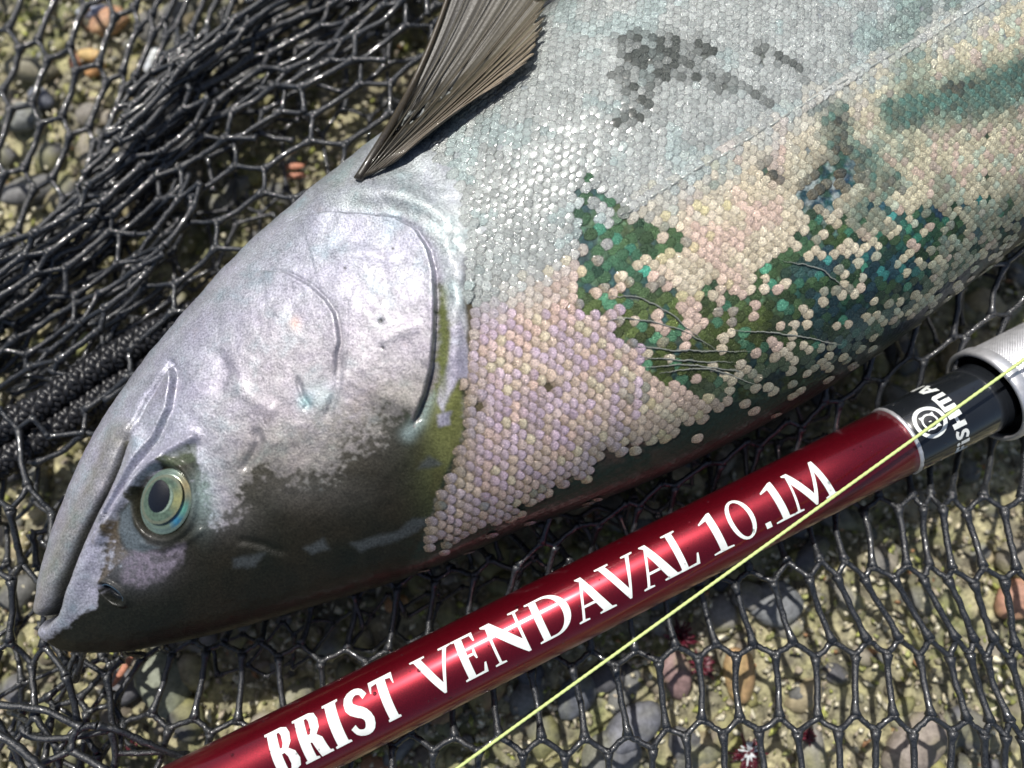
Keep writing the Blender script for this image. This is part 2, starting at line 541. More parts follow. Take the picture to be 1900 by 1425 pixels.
tuft(1385, 1400, 44, "red seaweed tuft with whitish tips at the bottom edge", True)
tuft(246, 1387, 20, "small crimson seaweed tuft near the rod at lower left")
tuft(1495, 1365, 22, "small red seaweed sprig under the bottom row of meshes")

# ------------------------------------------------------------------ the salmon
ST = [  # belly point, back point, half thickness
    (90, 1132, 100, 1163, 12), (82, 1088, 108, 1198, 38), (95, 1025, 160, 1210, 60), (122, 950, 245, 1206, 84),
    (162, 862, 335, 1190, 106), (216, 765, 432, 1168, 128), (290, 662, 540, 1137, 148), (375, 562, 650, 1105, 164),
    (468, 464, 760, 1070, 178), (560, 385, 870, 1026, 188), (655, 308, 985, 975, 194), (775, 218, 1110, 930, 198),
    (900, 125, 1240, 877, 200), (1010, 38, 1370, 813, 200), (1130, -42, 1500, 742, 200), (1260, -120, 1630, 655, 198),
    (1400, -195, 1760, 556, 196), (1550, -268, 1890, 450, 192), (1700, -335, 2010, 338, 186), (1900, -410, 2160, 190, 170),
    (2150, -480, 2360, 0, 140), (2400, -520, 2560, -180, 105), (2620, -500, 2700, -330, 70)]
NS, NT = 940, 460
st_ = np.array(ST, float)
dense = catmull(st_, 4000)
# even spacing along the mid line, denser on the head
mid = (dense[:, 0:2] + dense[:, 2:4]) / 2
seg = np.r_[0, np.cumsum(np.linalg.norm(np.diff(mid, axis=0), axis=1))]
wgt = np.interp(seg, [0, 1000, 2200, seg[-1]], [0, 1.25 * 1000, 1.25 * 1000 + 1150, 1.25 * 1000 + 1150 + 250])
ss = np.interp(np.linspace(0, wgt[-1], NS), wgt, seg)
stn = np.stack([np.interp(ss, seg, dense[:, k]) for k in range(5)], -1)
Bw = P(stn[:, 0], stn[:, 1], 0.0); Kw = P(stn[:, 2], stn[:, 3], 0.0); H = np.maximum(stn[:, 4], 1.0)

def section(theta):
    """theta 0 = belly, pi = back, over the upper flank"""
    c = np.cos(theta); s = np.sin(theta)
    w = 0.5 - 0.5 * np.sign(c) * np.abs(c) ** 0.94
    return w, np.abs(s) ** 0.90
th = np.linspace(0, math.pi, NT)
# finer steps where the surface faces the camera
W, Zs = section(th)
surf = Bw[:, None, :] * (1 - W)[None, :, None] + Kw[:, None, :] * W[None, :, None]
surf[:, :, 2] = H[:, None] * Zs[None, :]
def normals(g):
    a = np.gradient(g, axis=0); b = np.gradient(g, axis=1)
    n = np.cross(b, a); n /= np.linalg.norm(n, axis=2)[..., None] + 1e-9
    n *= np.where(n[..., 2:3].mean() < 0, -1, 1)
    return n
nrm = normals(surf)
PX, PY = proj(surf)

# lattice coordinates of the scales: arc length along the flank and across it
midrow = NT // 2
A_arc = np.r_[0, np.cumsum(np.linalg.norm(np.diff(surf[:, midrow], axis=0), axis=1))]
dC = np.linalg.norm(np.diff(surf, axis=1), axis=2)
C_arc = np.concatenate([np.zeros((NS, 1)), np.cumsum(dC, axis=1)], axis=1)
C_arc -= C_arc[:, midrow][:, None]
PITCH = 17.2
ROWH = PITCH * 0.86

GR = np.interp(A_arc, [np.interp(v_, PX[:, midrow], A_arc) for v_ in (1000, 1350, 1800)], [1.0, .93, .76])
A_arc = np.r_[0, np.cumsum(np.diff(A_arc) / ((GR[1:] + GR[:-1]) / 2))]
C_arc = C_arc / GR[:, None]

def lattice(a, c):
    """nearest scale centre offset in pitch units (rows run along the flank, every other row shifted by half)"""
    best = None
    j0 = np.round(c / ROWH)
    for dj in (-1, 0, 1):
        j = j0 + dj
        off = 0.5 * (np.mod(j, 2))
        i = np.round(a / PITCH - off)
        da = (a - (i + off) * PITCH) / PITCH; dc = (c - j * ROWH) / PITCH
        d = np.hypot(da, dc)
        idn = np.mod(np.sin(i * 12.9898 + j * 78.233) * 43758.5453, 1.0)
        if best is None: best = [d, da, dc, idn]
        else:
            m = d < best[0]
            best = [np.where(m, d, best[0]), np.where(m, da, best[1]), np.where(m, dc, best[2]), np.where(m, idn, best[3])]
    return best

# --- outlines on the flank, in photo points
OPERC = [(520, 418), (560, 402), (620, 395), (680, 397), (735, 404), (772, 425), (796, 462), (807, 505), (809, 560), (807, 620), (802, 680), (790, 730), (775, 768), (762, 795)]
PREOP = [(470, 506), (489, 500), (531, 505), (574, 527), (604, 554), (622, 581), (628, 608), (631, 635), (624, 658), (621, 704)]
MAXR = [(318, 672), (323, 700), (314, 759), (288, 814), (258, 856), (228, 906), (204, 950)]
MAXL = [(318, 672), (296, 706), (268, 748), (250, 788), (236, 822), (219, 866), (199, 914), (177, 952)]
SLIT = [(236, 822), (221, 866), (199, 914), (178, 950), (158, 987), (141, 1024), (125, 1061), (112, 1092), (104, 1118), (96, 1136), (80, 1150)]
DARK = [(60, 1260), (95, 1172), (125, 1164), (158, 1136), (182, 1112), (182, 1076), (192, 1050), (201, 1032), (203, 976), (228, 938), (252, 905), (300, 858), (350, 828),
        (362, 850), (372, 880), (385, 930), (390, 975), (438, 944), (452, 905), (473, 876), (515, 867), (546, 879), (595, 884), (638, 866), (683, 840), (718, 819), (730, 784),
        (755, 765), (768, 790), (800, 735), (812, 700), (815, 640), (812, 560), (818, 532), (828, 577), (837, 617), (840, 680), (842, 720), (856, 704), (862, 750), (860, 812), (840, 880), (800, 960), (790, 1000), (850, 995), (930, 955), (1000, 915), (1070, 880), (1120, 830), (1200, 815), (1270, 785), (1330, 740), (1420, 700), (1500, 690), (1640, 610), (1760, 520), (1850, 440), (1960, 330), (2300, 100), (2400, 800), (1000, 1300)]
LOST1 = [(1066, 333), (1098, 345), (1128, 362), (1172, 396), (1172, 415), (1215, 418), (1250, 428), (1275, 438), (1290, 455), (1262, 470), (1236, 470), (1228, 500), (1246, 540), (1262, 575),
         (1290, 610), (1340, 612), (1400, 606), (1390, 560), (1400, 500), (1440, 470), (1480, 455), (1490, 430), (1490, 400), (1530, 400), (1560, 420), (1590, 470), (1640, 480), (1700, 420),
         (1720, 470), (1700, 540), (1660, 600), (1590, 650), (1480, 700), (1400, 730), (1300, 740), (1220, 700), (1180, 690), (1145, 640), (1150, 600), (1112, 575), (1070, 565), (1068, 500), (1080, 450), (1068, 410)]
LOSTHALF = [(1440, 470), (1480, 430), (1500, 395), (1560, 400), (1640, 380), (1740, 390), (1740, 520), (1640, 600), (1560, 640), (1500, 560)]
LOSTMIX = [(1300, 520), (1420, 540), (1500, 560), (1640, 400), (1760, 380), (1880, 360), (1900, 420), (1700, 590), (1560, 680), (1420, 730), (1290, 660)]
LOSTTOP = [(1120, 75), (1160, 60), (1240, 62), (1300, 70), (1330, 100), (1300, 120), (1340, 150), (1400, 175), (1440, 190), (1430, 215), (1380, 170), (1330, 165), (1280, 150), (1250, 165), (1210, 160), (1225, 200), (1190, 235), (1150, 245), (1120, 235), (1150, 200), (1145, 160), (1120, 150), (1150, 120)]
LOSTB = [(1395, 80), (1440, 92), (1480, 120), (1490, 150), (1450, 130), (1400, 105)]
LOSTC = [(1400, 300), (1415, 297), (1445, 315), (1450, 345), (1425, 330), (1400, 312)]
LOSTD = [(1530, 205), (1560, 215), (1560, 260), (1590, 290), (1600, 330), (1540, 400), (1490, 400), (1470, 360), (1520, 300), (1545, 270)]
LOSTE = [(1730, 160), (1800, 148), (1820, 165), (1760, 178)]
LATERAL = [(1150, 402), (1210, 368), (1300, 312), (1400, 250), (1500, 190), (1620, 122), (1740, 58), (1830, 0), (1960, -80)]
HEADEND = [(735, 225), (765, 268), (815, 300), (848, 345), (858, 430), (862, 500), (862, 560), (868, 610), (862, 640), (872, 680), (852, 705), (862, 752), (860, 815), (838, 852), (820, 895), (803, 950), (785, 995), (740, 1080)]

def skin_fields(px, py, a, c):
    wob = (fbm(px, py, 26, 1) - .5) * 26 + (fbm(px, py, 7, 2) - .5) * 12
    sp = fbm(px + .6 * py, py - .5 * px, 8, 1, 4)
    g2 = lambda x, y, a_, b_: np.exp(-((px - x) / a_) ** 2 - ((py - y) / b_) ** 2)
    zone = np.maximum.reduce([g2(665, 790, 90, 70), g2(560, 905, 110, 40), g2(430, 950, 55, 40), g2(700, 700, 60, 55) * .8, g2(250, 1045, 60, 40)])
    dk = inside(px, py, DARK) + wob + (sp - .5) * (14 + 110 * zone) + 34 * g2(650, 795, 75, 58) + 26 * g2(715, 705, 45, 50)
    dark = sstep(-6 - 12 * zone.clip(0, 1), 6 + 12 * zone.clip(0, 1), dk)
    # base silver
    n1 = fbm(px, py, 170, 0)[..., None]; n2 = fbm(px, py, 60, 3)[..., None]; n3 = fbm(px, py, 18, 1)[..., None]
    silver = np.array([.46, .48, .54]) * (1 - n1) + np.array([.36, .38, .44]) * n1
    silver = silver * (1 - 0.30 * n2) + 0.30 * n2 * np.array([.44, .39, .50])
    belly = sstep(380, 0, py + px * 0.55 - 480)[..., None] * 0.8
    silver = silver * (1 - belly) + belly * np.array([.40, .45, .45])
    pink = sstep(520, 800, px * 0.15 + py)[..., None] * sstep(300, 520, px)[..., None] * .55
    silver = silver * (1 - pink) + pink * np.array([.40, .35, .345])
    stre = fbm((px + py) * 0.9, (px - py) * 0.12, 16, 2)[..., None]
    silver = silver * (0.66 + 0.38 * stre) * (0.85 + 0.3 * n3)
    od_, os_, _ = pdist(px, py, OPERC)
    coll = (sstep(2, 22, np.where(os_ < 0, od_, -od_)) * sstep(560, 640, px) * sstep(640, 560, py) * sstep(.0, 1., (os_ < 0) * 1.0))[..., None]
    silver = silver * (1 - coll) + coll * np.array([.33, .36, .37]) * (.7 + .6 * n3)
    tr = sstep(-150, -5, dk)[..., None] * sstep(360, 470, px)[..., None] * sstep(640, 740, py)[..., None]
    silver = silver * (1 - .72 * tr) + .72 * tr * np.array([.15, .14, .11]) * (.6 + .8 * fbm(px, py, 22, 2)[..., None])
    # dark back
    d1 = fbm(px, py, 90, 2)[..., None]; d2 = fbm(px, py, 34, 0)[..., None]
    dcol = np.array([.006, .009, .007]) * (1 - d1) + np.array([.020, .016, .010]) * d1
    green = sstep(700, 900, px)[..., None] * sstep(.3, .6, d2)
    dcol = dcol * (1 - .6 * green) + .6 * green * np.array([.006, .020, .015])
    olive = (np.exp(-((px - 838) / 55) ** 2 - ((py - 720) / 170) ** 2))[..., None]
    dcol = dcol * (1 - olive) + olive * (np.array([.15, .16, .055]) * (0.6 + .8 * d2))
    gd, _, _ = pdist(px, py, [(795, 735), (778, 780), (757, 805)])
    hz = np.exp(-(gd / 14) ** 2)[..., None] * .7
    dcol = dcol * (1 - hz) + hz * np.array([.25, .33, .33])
    topd = sstep(960, 780, py + 0.35 * (px - 600))[..., None] * sstep(800, 700, px)[..., None]
    dcol = dcol + topd * np.array([.018, .018, .012])
    # green flesh pockets where scales are gone (right part)
    da = lattice(a, c)
    rim = sstep(.30, .52, da[0])[..., None]
    pat = fbm(px, py, 70, 1)[..., None]; pat2 = fbm(px, py, 38, 3)[..., None]
    fl = np.array([.035, .125, .085]) * (1 - pat) + np.array([.10, .13, .025]) * pat
    ol = sstep(520, 600, py - (px - 1150) * .05)[..., None] * sstep(1560, 1400, px)[..., None]
    fl = fl * (1 - .8 * ol) + .8 * ol * np.array([.12, .15, .028])
    teal = sstep(1400, 1600, px)[..., None]
    fl = fl * (1 - .8 * teal) + .8 * teal * np.array([.028, .085, .075])
    blue = sstep(.50, .62, pat2 + .25 * (fbm(px, py, 12, 0)[..., None] - .5)) * sstep(1330, 1560, px)[..., None]
    fl = fl * (1 - .7 * blue) + .7 * blue * np.array([.018, .060, .14])
    cid = da[3][..., None]; gl = sstep(.30, .06, da[0])[..., None]
    fl = fl * (.72 + .5 * np.mod(cid * 7.31, 1.0)) * (.55 + .9 * fbm(px, py * .45, 5, 2)[..., None])
    tl_ = sstep(.46, .62, fbm(px, py, 30, 3)[..., None] + .25 * (cid - .5)); bl_ = sstep(.52, .66, fbm(px, py, 26, 0)[..., None] + .3 * (cid - .5))
    fl = fl * (1 - .6 * tl_) + .6 * tl_ * np.array([.016, .105, .090]); fl = fl * (1 - .5 * bl_) + .5 * bl_ * np.array([.018, .045, .10])
    fl = fl + gl * np.where(np.mod(cid * 3.7, 1.0) > .8, 1, 0) * np.array([.03, .10, .07])
    fl = fl * (1.12 - .32 * rim) * (0.65 + .7 * fbm(px, py, 9, 2)[..., None])
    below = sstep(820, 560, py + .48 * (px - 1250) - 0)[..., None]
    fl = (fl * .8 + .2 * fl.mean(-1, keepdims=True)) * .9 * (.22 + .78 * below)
    topf = (sstep(0, 40, 330 - py - .0 * px))[..., None] * sstep(1500, 1400, px)[..., None]
    fl = fl * (1 - topf) + topf * np.array([.10, .11, .10]) * (1.35 - .9 * rim)
    onbody = sstep(-6, 6, np.where(pdist(px, py, HEADEND)[1] < 0, 1, -1) * pdist(px, py, HEADEND)[0])[..., None]
    # brown smear on the back edge
    sm = np.exp(-((px - 1165) / 55) ** 2 - ((py - 830) / 50) ** 2)[..., None] * sstep(.35, .6, d2)
    dark2 = dark * (1 - .25 * zone)
    # mauve patch below the eye, grey jelly at the front of the eye
    mv = sstep(-10, 12, inside(px, py, [(222, 1040), (250, 1020), (300, 1022), (345, 1010), (335, 1040), (300, 1075), (262, 1088), (232, 1080)]) + wob * .5) * (.35 + .65 * sstep(.38, .56, sp))
    jelly = sstep(-4, 6, inside(px, py, [(222, 950), (245, 930), (250, 975), (275, 1008), (300, 1015), (262, 1026), (232, 1018), (218, 985)]))
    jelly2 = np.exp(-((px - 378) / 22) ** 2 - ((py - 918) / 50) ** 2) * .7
    brn = sstep(-3, 3, inside(px, py, [(200, 965), (222, 945), (222, 1010), (240, 1030), (215, 1050), (185, 1082), (192, 1050), (202, 1010)]))
    gcol = dcol
    gcol = gcol * (1 - brn[..., None]) + brn[..., None] * np.array([.07, .055, .035])
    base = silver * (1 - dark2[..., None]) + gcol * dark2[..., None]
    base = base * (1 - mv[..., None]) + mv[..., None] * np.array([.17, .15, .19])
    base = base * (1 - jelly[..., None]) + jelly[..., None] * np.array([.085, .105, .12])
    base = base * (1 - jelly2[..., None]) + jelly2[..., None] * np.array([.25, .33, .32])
    tri = sstep(-3, 3, inside(px, py, [(300, 850), (345, 826), (364, 822), (366, 855), (340, 862), (310, 868)]))[..., None]
    base = base * (1 - .5 * tri) + .5 * tri * np.array([.10, .13, .08])
    # skin beneath the scales: silver where scales lie dense, green where they are lost
    lost = np.maximum.reduce([inside(px, py, q) for q in (LOST1, LOSTMIX, LOSTHALF, LOSTTOP, LOSTB, LOSTC, LOSTD, LOSTE)])
    lostm = (sstep(-13, -3, lost + wob * .3))[..., None]
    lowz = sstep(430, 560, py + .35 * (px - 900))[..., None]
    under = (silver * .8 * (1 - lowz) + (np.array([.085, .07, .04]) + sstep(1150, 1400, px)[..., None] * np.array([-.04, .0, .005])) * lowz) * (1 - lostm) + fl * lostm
    lowb = dark[..., None]
    under = under * (1 - lowb * (1 - lostm)) + (lowb * (1 - lostm)) * np.array([.010, .018, .014])
    base = base * (1 - onbody) + under * onbody
    base = base * (1 - sm * .9) + sm * .9 * np.array([.06, .035, .028])
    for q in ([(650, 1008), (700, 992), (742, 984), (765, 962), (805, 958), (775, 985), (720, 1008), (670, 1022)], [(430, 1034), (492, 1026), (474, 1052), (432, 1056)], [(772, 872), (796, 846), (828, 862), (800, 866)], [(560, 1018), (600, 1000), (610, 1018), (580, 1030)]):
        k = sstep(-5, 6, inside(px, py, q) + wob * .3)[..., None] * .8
        base = base * (1 - k) + k * np.array([.045, .052, .056])  # wet sheen on the dark back, painted into the colour as grey patches
    # thin scars over the green patch
    for q in ([(1125, 553), (1180, 552), (1240, 580), (1310, 640)], [(1115, 598), (1180, 592), (1260, 612), (1330, 650)], [(1165, 640), (1260, 650), (1390, 652)],
              [(1185, 662), (1260, 668), (1360, 672)], [(1190, 680), (1290, 678), (1380, 690)], [(1220, 692), (1310, 684), (1400, 712)], [(1350, 612), (1460, 620), (1560, 640)], [(1450, 485), (1520, 500), (1575, 545)]):
        dd, _, _ = pdist(px + 4 * (fbm(px, py, 20, 3) - .5), py + 5 * (fbm(px, py, 14, 1) - .5), q)
        k = sstep(3.0, .8, dd)[..., None] * .6
        base = base * (1 - k) + k * np.array([.26, .27, .24])
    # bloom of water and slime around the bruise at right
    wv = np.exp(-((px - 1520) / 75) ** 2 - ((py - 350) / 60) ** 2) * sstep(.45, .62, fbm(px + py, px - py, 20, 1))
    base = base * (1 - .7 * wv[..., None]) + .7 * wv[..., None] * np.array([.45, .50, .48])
    d_, _, _ = pdist(px, py, SLIT)
    t_ = pdist(px, py, SLIT)[2]
    k = sstep(7 + 10 * t_, 3 + 5 * t_, d_)[..., None]; kslit = k[..., 0]
    base = base * (1 - .93 * k) + .93 * k * np.array([.012, .014, .02])
    # olive tones along the lower jaw
    jaw = sstep(34, 4, np.abs(d_ - 20)) * np.where(pdist(px, py, SLIT)[1] > 0, 1, 0)
    k = (jaw * (.25 + .5 * fbm(px, py, 30, 1)))[..., None]
    base = base * (1 - k) + k * np.array([.19, .18, .12])
    sil = (1 - dark2) * (1 - onbody[..., 0]) * (1 - tri[..., 0]) + onbody[..., 0] * (.15 + .75 * (1 - lowz[..., 0]) * (1 - lostm[..., 0]))
    sil = sil * (1 - kslit)
    a_ = math.radians(38); ca_, sa_ = math.cos(a_), math.sin(a_)
    r_ = np.hypot(((px - 209) * ca_ + (py - 1100) * sa_) / 22, (-(px - 209) * sa_ + (py - 1100) * ca_) / 9)
    kk = sstep(1.05, .85, r_)[..., None]
    base = base * (1 - kk) + kk * np.array([.004, .006, .01])
    # silver lobes right of the gill cover
    for q in ([(838, 610), (856, 600), (868, 640), (872, 700), (850, 700), (832, 740), (822, 762), (812, 745), (815, 715), (832, 670)], [(812, 770), (836, 765), (832, 785), (815, 790)]):
        kk = sstep(-4, 4, inside(px, py, q) + wob * .35)[..., None]
        base = base * (1 - kk) + kk * np.array([.33, .32, .38]); sil = np.maximum(sil, kk[..., 0] * .8)
    gap = np.exp(-((px - 822) / 9.0) ** 2) * sstep(520, 545, py) * sstep(770, 700, py)
    base = base * (1 - .8 * gap[..., None]) + .8 * gap[..., None] * np.array([.11, .13, .045])
    # small dark specks
    for (x, y, r) in ((707, 596, 3.4), (711, 646, 2.4), (730, 463, 2.5), (640, 498, 2), (973, 368, 4), (1355, 18, 5), (545, 600, 0.1)):
        kk = sstep(r + 1.5, r - .8, np.hypot(px - x, py - y))[..., None]
        base = base * (1 - kk) + kk * np.array([.03, .03, .03])
    kk = np.exp(-((px - 548) / 10) ** 2 - ((py - 600) / 12) ** 2)[..., None] * .5
    base = base * (1 - kk) + kk * np.array([.62, .36, .26])
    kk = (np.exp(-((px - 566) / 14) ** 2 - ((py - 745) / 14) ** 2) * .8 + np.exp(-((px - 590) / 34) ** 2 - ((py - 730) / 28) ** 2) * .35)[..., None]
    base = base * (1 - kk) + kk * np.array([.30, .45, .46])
    return np.clip(base, .003, .95), np.clip(sil, 0, 1)

def skin_disp(px, py):
    z = np.zeros(px.shape)
    d, s, t = pdist(px, py, OPERC)
    fade = sstep(0, .12, t) * sstep(1, .9, t) * (d < 160)
    ins = s > 0
    q_ = sstep(-3, 3, np.where(ins, d, -d))
    z += (q_ * 12 * np.exp(-d / 50) - (1 - q_) * 9 * np.exp(-d / 12)) * fade
    z -= 5 * np.exp(-(d / 3.2) ** 2) * fade
    # soft fold running outside the gill cover
    z += np.where(~ins, 6 * np.exp(-((d - 42) / 20) ** 2), 0) * fade * sstep(.0, .3, t)
    d, s, t = pdist(px, py, PREOP)
    fade = sstep(0, .2, t) * sstep(1, .8, t)
    q_ = sstep(-3, 3, np.where(s > 0, d, -d))
    z += (q_ * 6 * np.exp(-d / 34) - (1 - q_) * 3 * np.exp(-d / 9)) * fade - 3.5 * np.exp(-(d / 2.8) ** 2) * fade
    d, s, t = pdist(px, py, MAXR)
    q_ = sstep(-4, 4, np.where(s > 0, d, -d))
    z += (q_ * 9 * np.exp(-d / 24) - (1 - q_) * 8 * np.exp(-d / 11)) * sstep(0, .1, t)
    d, s, t = pdist(px, py, MAXL)
    z -= 8 * np.exp(-(d / 5) ** 2)
    d, s, t = pdist(px, py, SLIT)
    z -= (12 + 24 * t) * np.exp(-(d / (4 + 6 * t)) ** 2) * sstep(0, .05, t)
    z += np.where(s < 0, 7, 5) * np.exp(-((d - 24) / 16) ** 2)
    # ridge between maxilla and eye
    d, s, t = pdist(px, py, [(360, 812), (310, 838), (262, 885), (215, 945), (190, 1000)])
    z += 10 * np.exp(-(d / 9) ** 2)
    # eye socket
    q = np.hypot((px - 303) / 54, (py - 928) / 68)
    z += 6 * np.exp(-((q - 1.10) / .12) ** 2) - 9 * sstep(1.02, .85, q)
    d, s, t = pdist(px, py, [(372, 985), (345, 1005), (300, 1018), (262, 1008)])
    z += 4 * np.exp(-(d / 7) ** 2)
    # nostril
    a = math.radians(38); ca, sa = math.cos(a), math.sin(a)
    u = (px - 209) * ca + (py - 1100) * sa; w = -(px - 209) * sa + (py - 1100) * ca
    r = np.hypot(u / 25, w / 11)
    z += 5 * np.exp(-((r - 1.25) / .25) ** 2) - 12 * sstep(1.05, .6, r)
    # long furrow behind the eye, dents, pits
    for q, dep, wd in (([(470, 790), (480, 820), (465, 850), (445, 880)], 5, 9), ([(545, 690), (560, 735), (572, 752), (558, 758)], 4, 5), ([(430, 700), (470, 745), (520, 770)], -3, 16),
                       ([(395, 640), (420, 690), (400, 740)], 3, 14), ([(600, 480), (680, 470), (750, 490)], -2.5, 14), ([(700, 640), (740, 618), (790, 600)], -2.5, 12), ([(632, 640), (625, 720), (600, 790)], 3, 8),
                       ([(430, 1000), (480, 1010), (540, 1030)], 4, 8), ([(600, 385), (720, 380), (790, 400), (840, 440), (860, 520)], 4, 14), ([(690, 300), (770, 312), (850, 355)], 3, 20)):
        d, s, t = pdist(px, py, q)
        z -= dep * np.exp(-(d / wd) ** 2) * sstep(0, .2, t) * sstep(1, .8, t)
    for (x, y, r) in ((707, 596, 4), (711, 646, 3)):
        z -= 3 * np.exp(-(np.hypot(px - x, py - y) / r) ** 2)
    # large waviness and leathery noise
    headm = sstep(880, 800, px)
    z += headm * (7 * (fbm(px, py, 110, 2) - .5) + 2.2 * (fbm(px, py, 34, 0) - .5) + .8 * (fbm(px, py, 10, 3) - .5))
    rumple = np.exp(-((px - 845) / 40) ** 2 - ((py - 560) / 260) ** 2)
    z += rumple * 5 * (fbm(px, py, 24, 1) - .5)
    # lateral line ridge
    d, s, t = pdist(px, py, LATERAL)
    z += 2.5 * np.exp(-(d / 8) ** 2)
    return z

AA = np.broadcast_to(A_arc[:, None], PX.shape)
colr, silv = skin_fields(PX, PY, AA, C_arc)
edgef = sstep(-.03, 0.04, th / math.pi) * sstep(0.99, 0.93, th / math.pi)
disp = skin_disp(PX, PY) * edgef[None, :]
lat = lattice(AA, C_arc)
bodym = sstep(860, 900, PX + 0 * PY)
disp = disp + bodym * (.6 * (1 - (lat[0] / .55) ** 2) * sstep(.6, .5, lat[0]))
surf_d = surf + nrm * disp[..., None]

salmon = empty("salmon", (0.0, 0.0, -200.0))
tag(salmon, "silver salmon with patches of lost scales lying on the black net", "fish")
def body():
    nl = 64
    thl = np.linspace(0, math.pi, nl)[1:-1]
    Wl, Zl = section(thl)
    low = Bw[:, None, :] * (1 - Wl)[None, :, None] + Kw[:, None, :] * Wl[None, :, None]
    low[:, :, 2] = -H[:, None] * Zl[None, :] * 0.98
    low = low[:, ::-1]
    g = np.concatenate([surf_d, low], axis=1)
    cl, sl = skin_fields(*proj(low), np.broadcast_to(A_arc[:, None], low.shape[:2]), np.zeros(low.shape[:2]) + 400)
    bellyc = np.array([.5, .54, .55])
    wl = Wl[::-1][None, :, None]
    cl = bellyc * (1 - sstep(.3, .7, wl)) + np.array([.03, .035, .03]) * sstep(.3, .7, wl) + 0 * cl
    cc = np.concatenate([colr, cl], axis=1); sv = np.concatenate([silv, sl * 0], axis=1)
    m = g.shape[1]
    i, j = np.meshgrid(np.arange(NS - 1), np.arange(m), indexing='ij')
    j2 = (j + 1) % m
    f = np.stack([i * m + j, i * m + j2, (i + 1) * m + j2, (i + 1) * m + j], -1).reshape(-1, 4)
    v = g.reshape(-1, 3)
    caps = []
    for row in (0, NS - 1):
        o = row * m
        for q in range(1, m // 2):
            caps.append((o + q - 1, o + q, o + m - 1 - q, o + (m - q) % m))
    f = np.vstack([f, np.array(caps)])
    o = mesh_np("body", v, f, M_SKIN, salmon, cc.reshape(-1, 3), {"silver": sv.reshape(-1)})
    # normals outward
    bm = bmesh.new(); bm.from_mesh(o.data); bmesh.ops.recalc_face_normals(bm, faces=bm.faces); bm.to_mesh(o.data); bm.free()
    return o
body()

def at_surf(px, py):
    """surface point and normal closest to a photo point"""
    d = (PX - px) ** 2 + (PY - py) ** 2
    k = np.unravel_index(np.argmin(d), d.shape)
    return surf[k], nrm[k], k

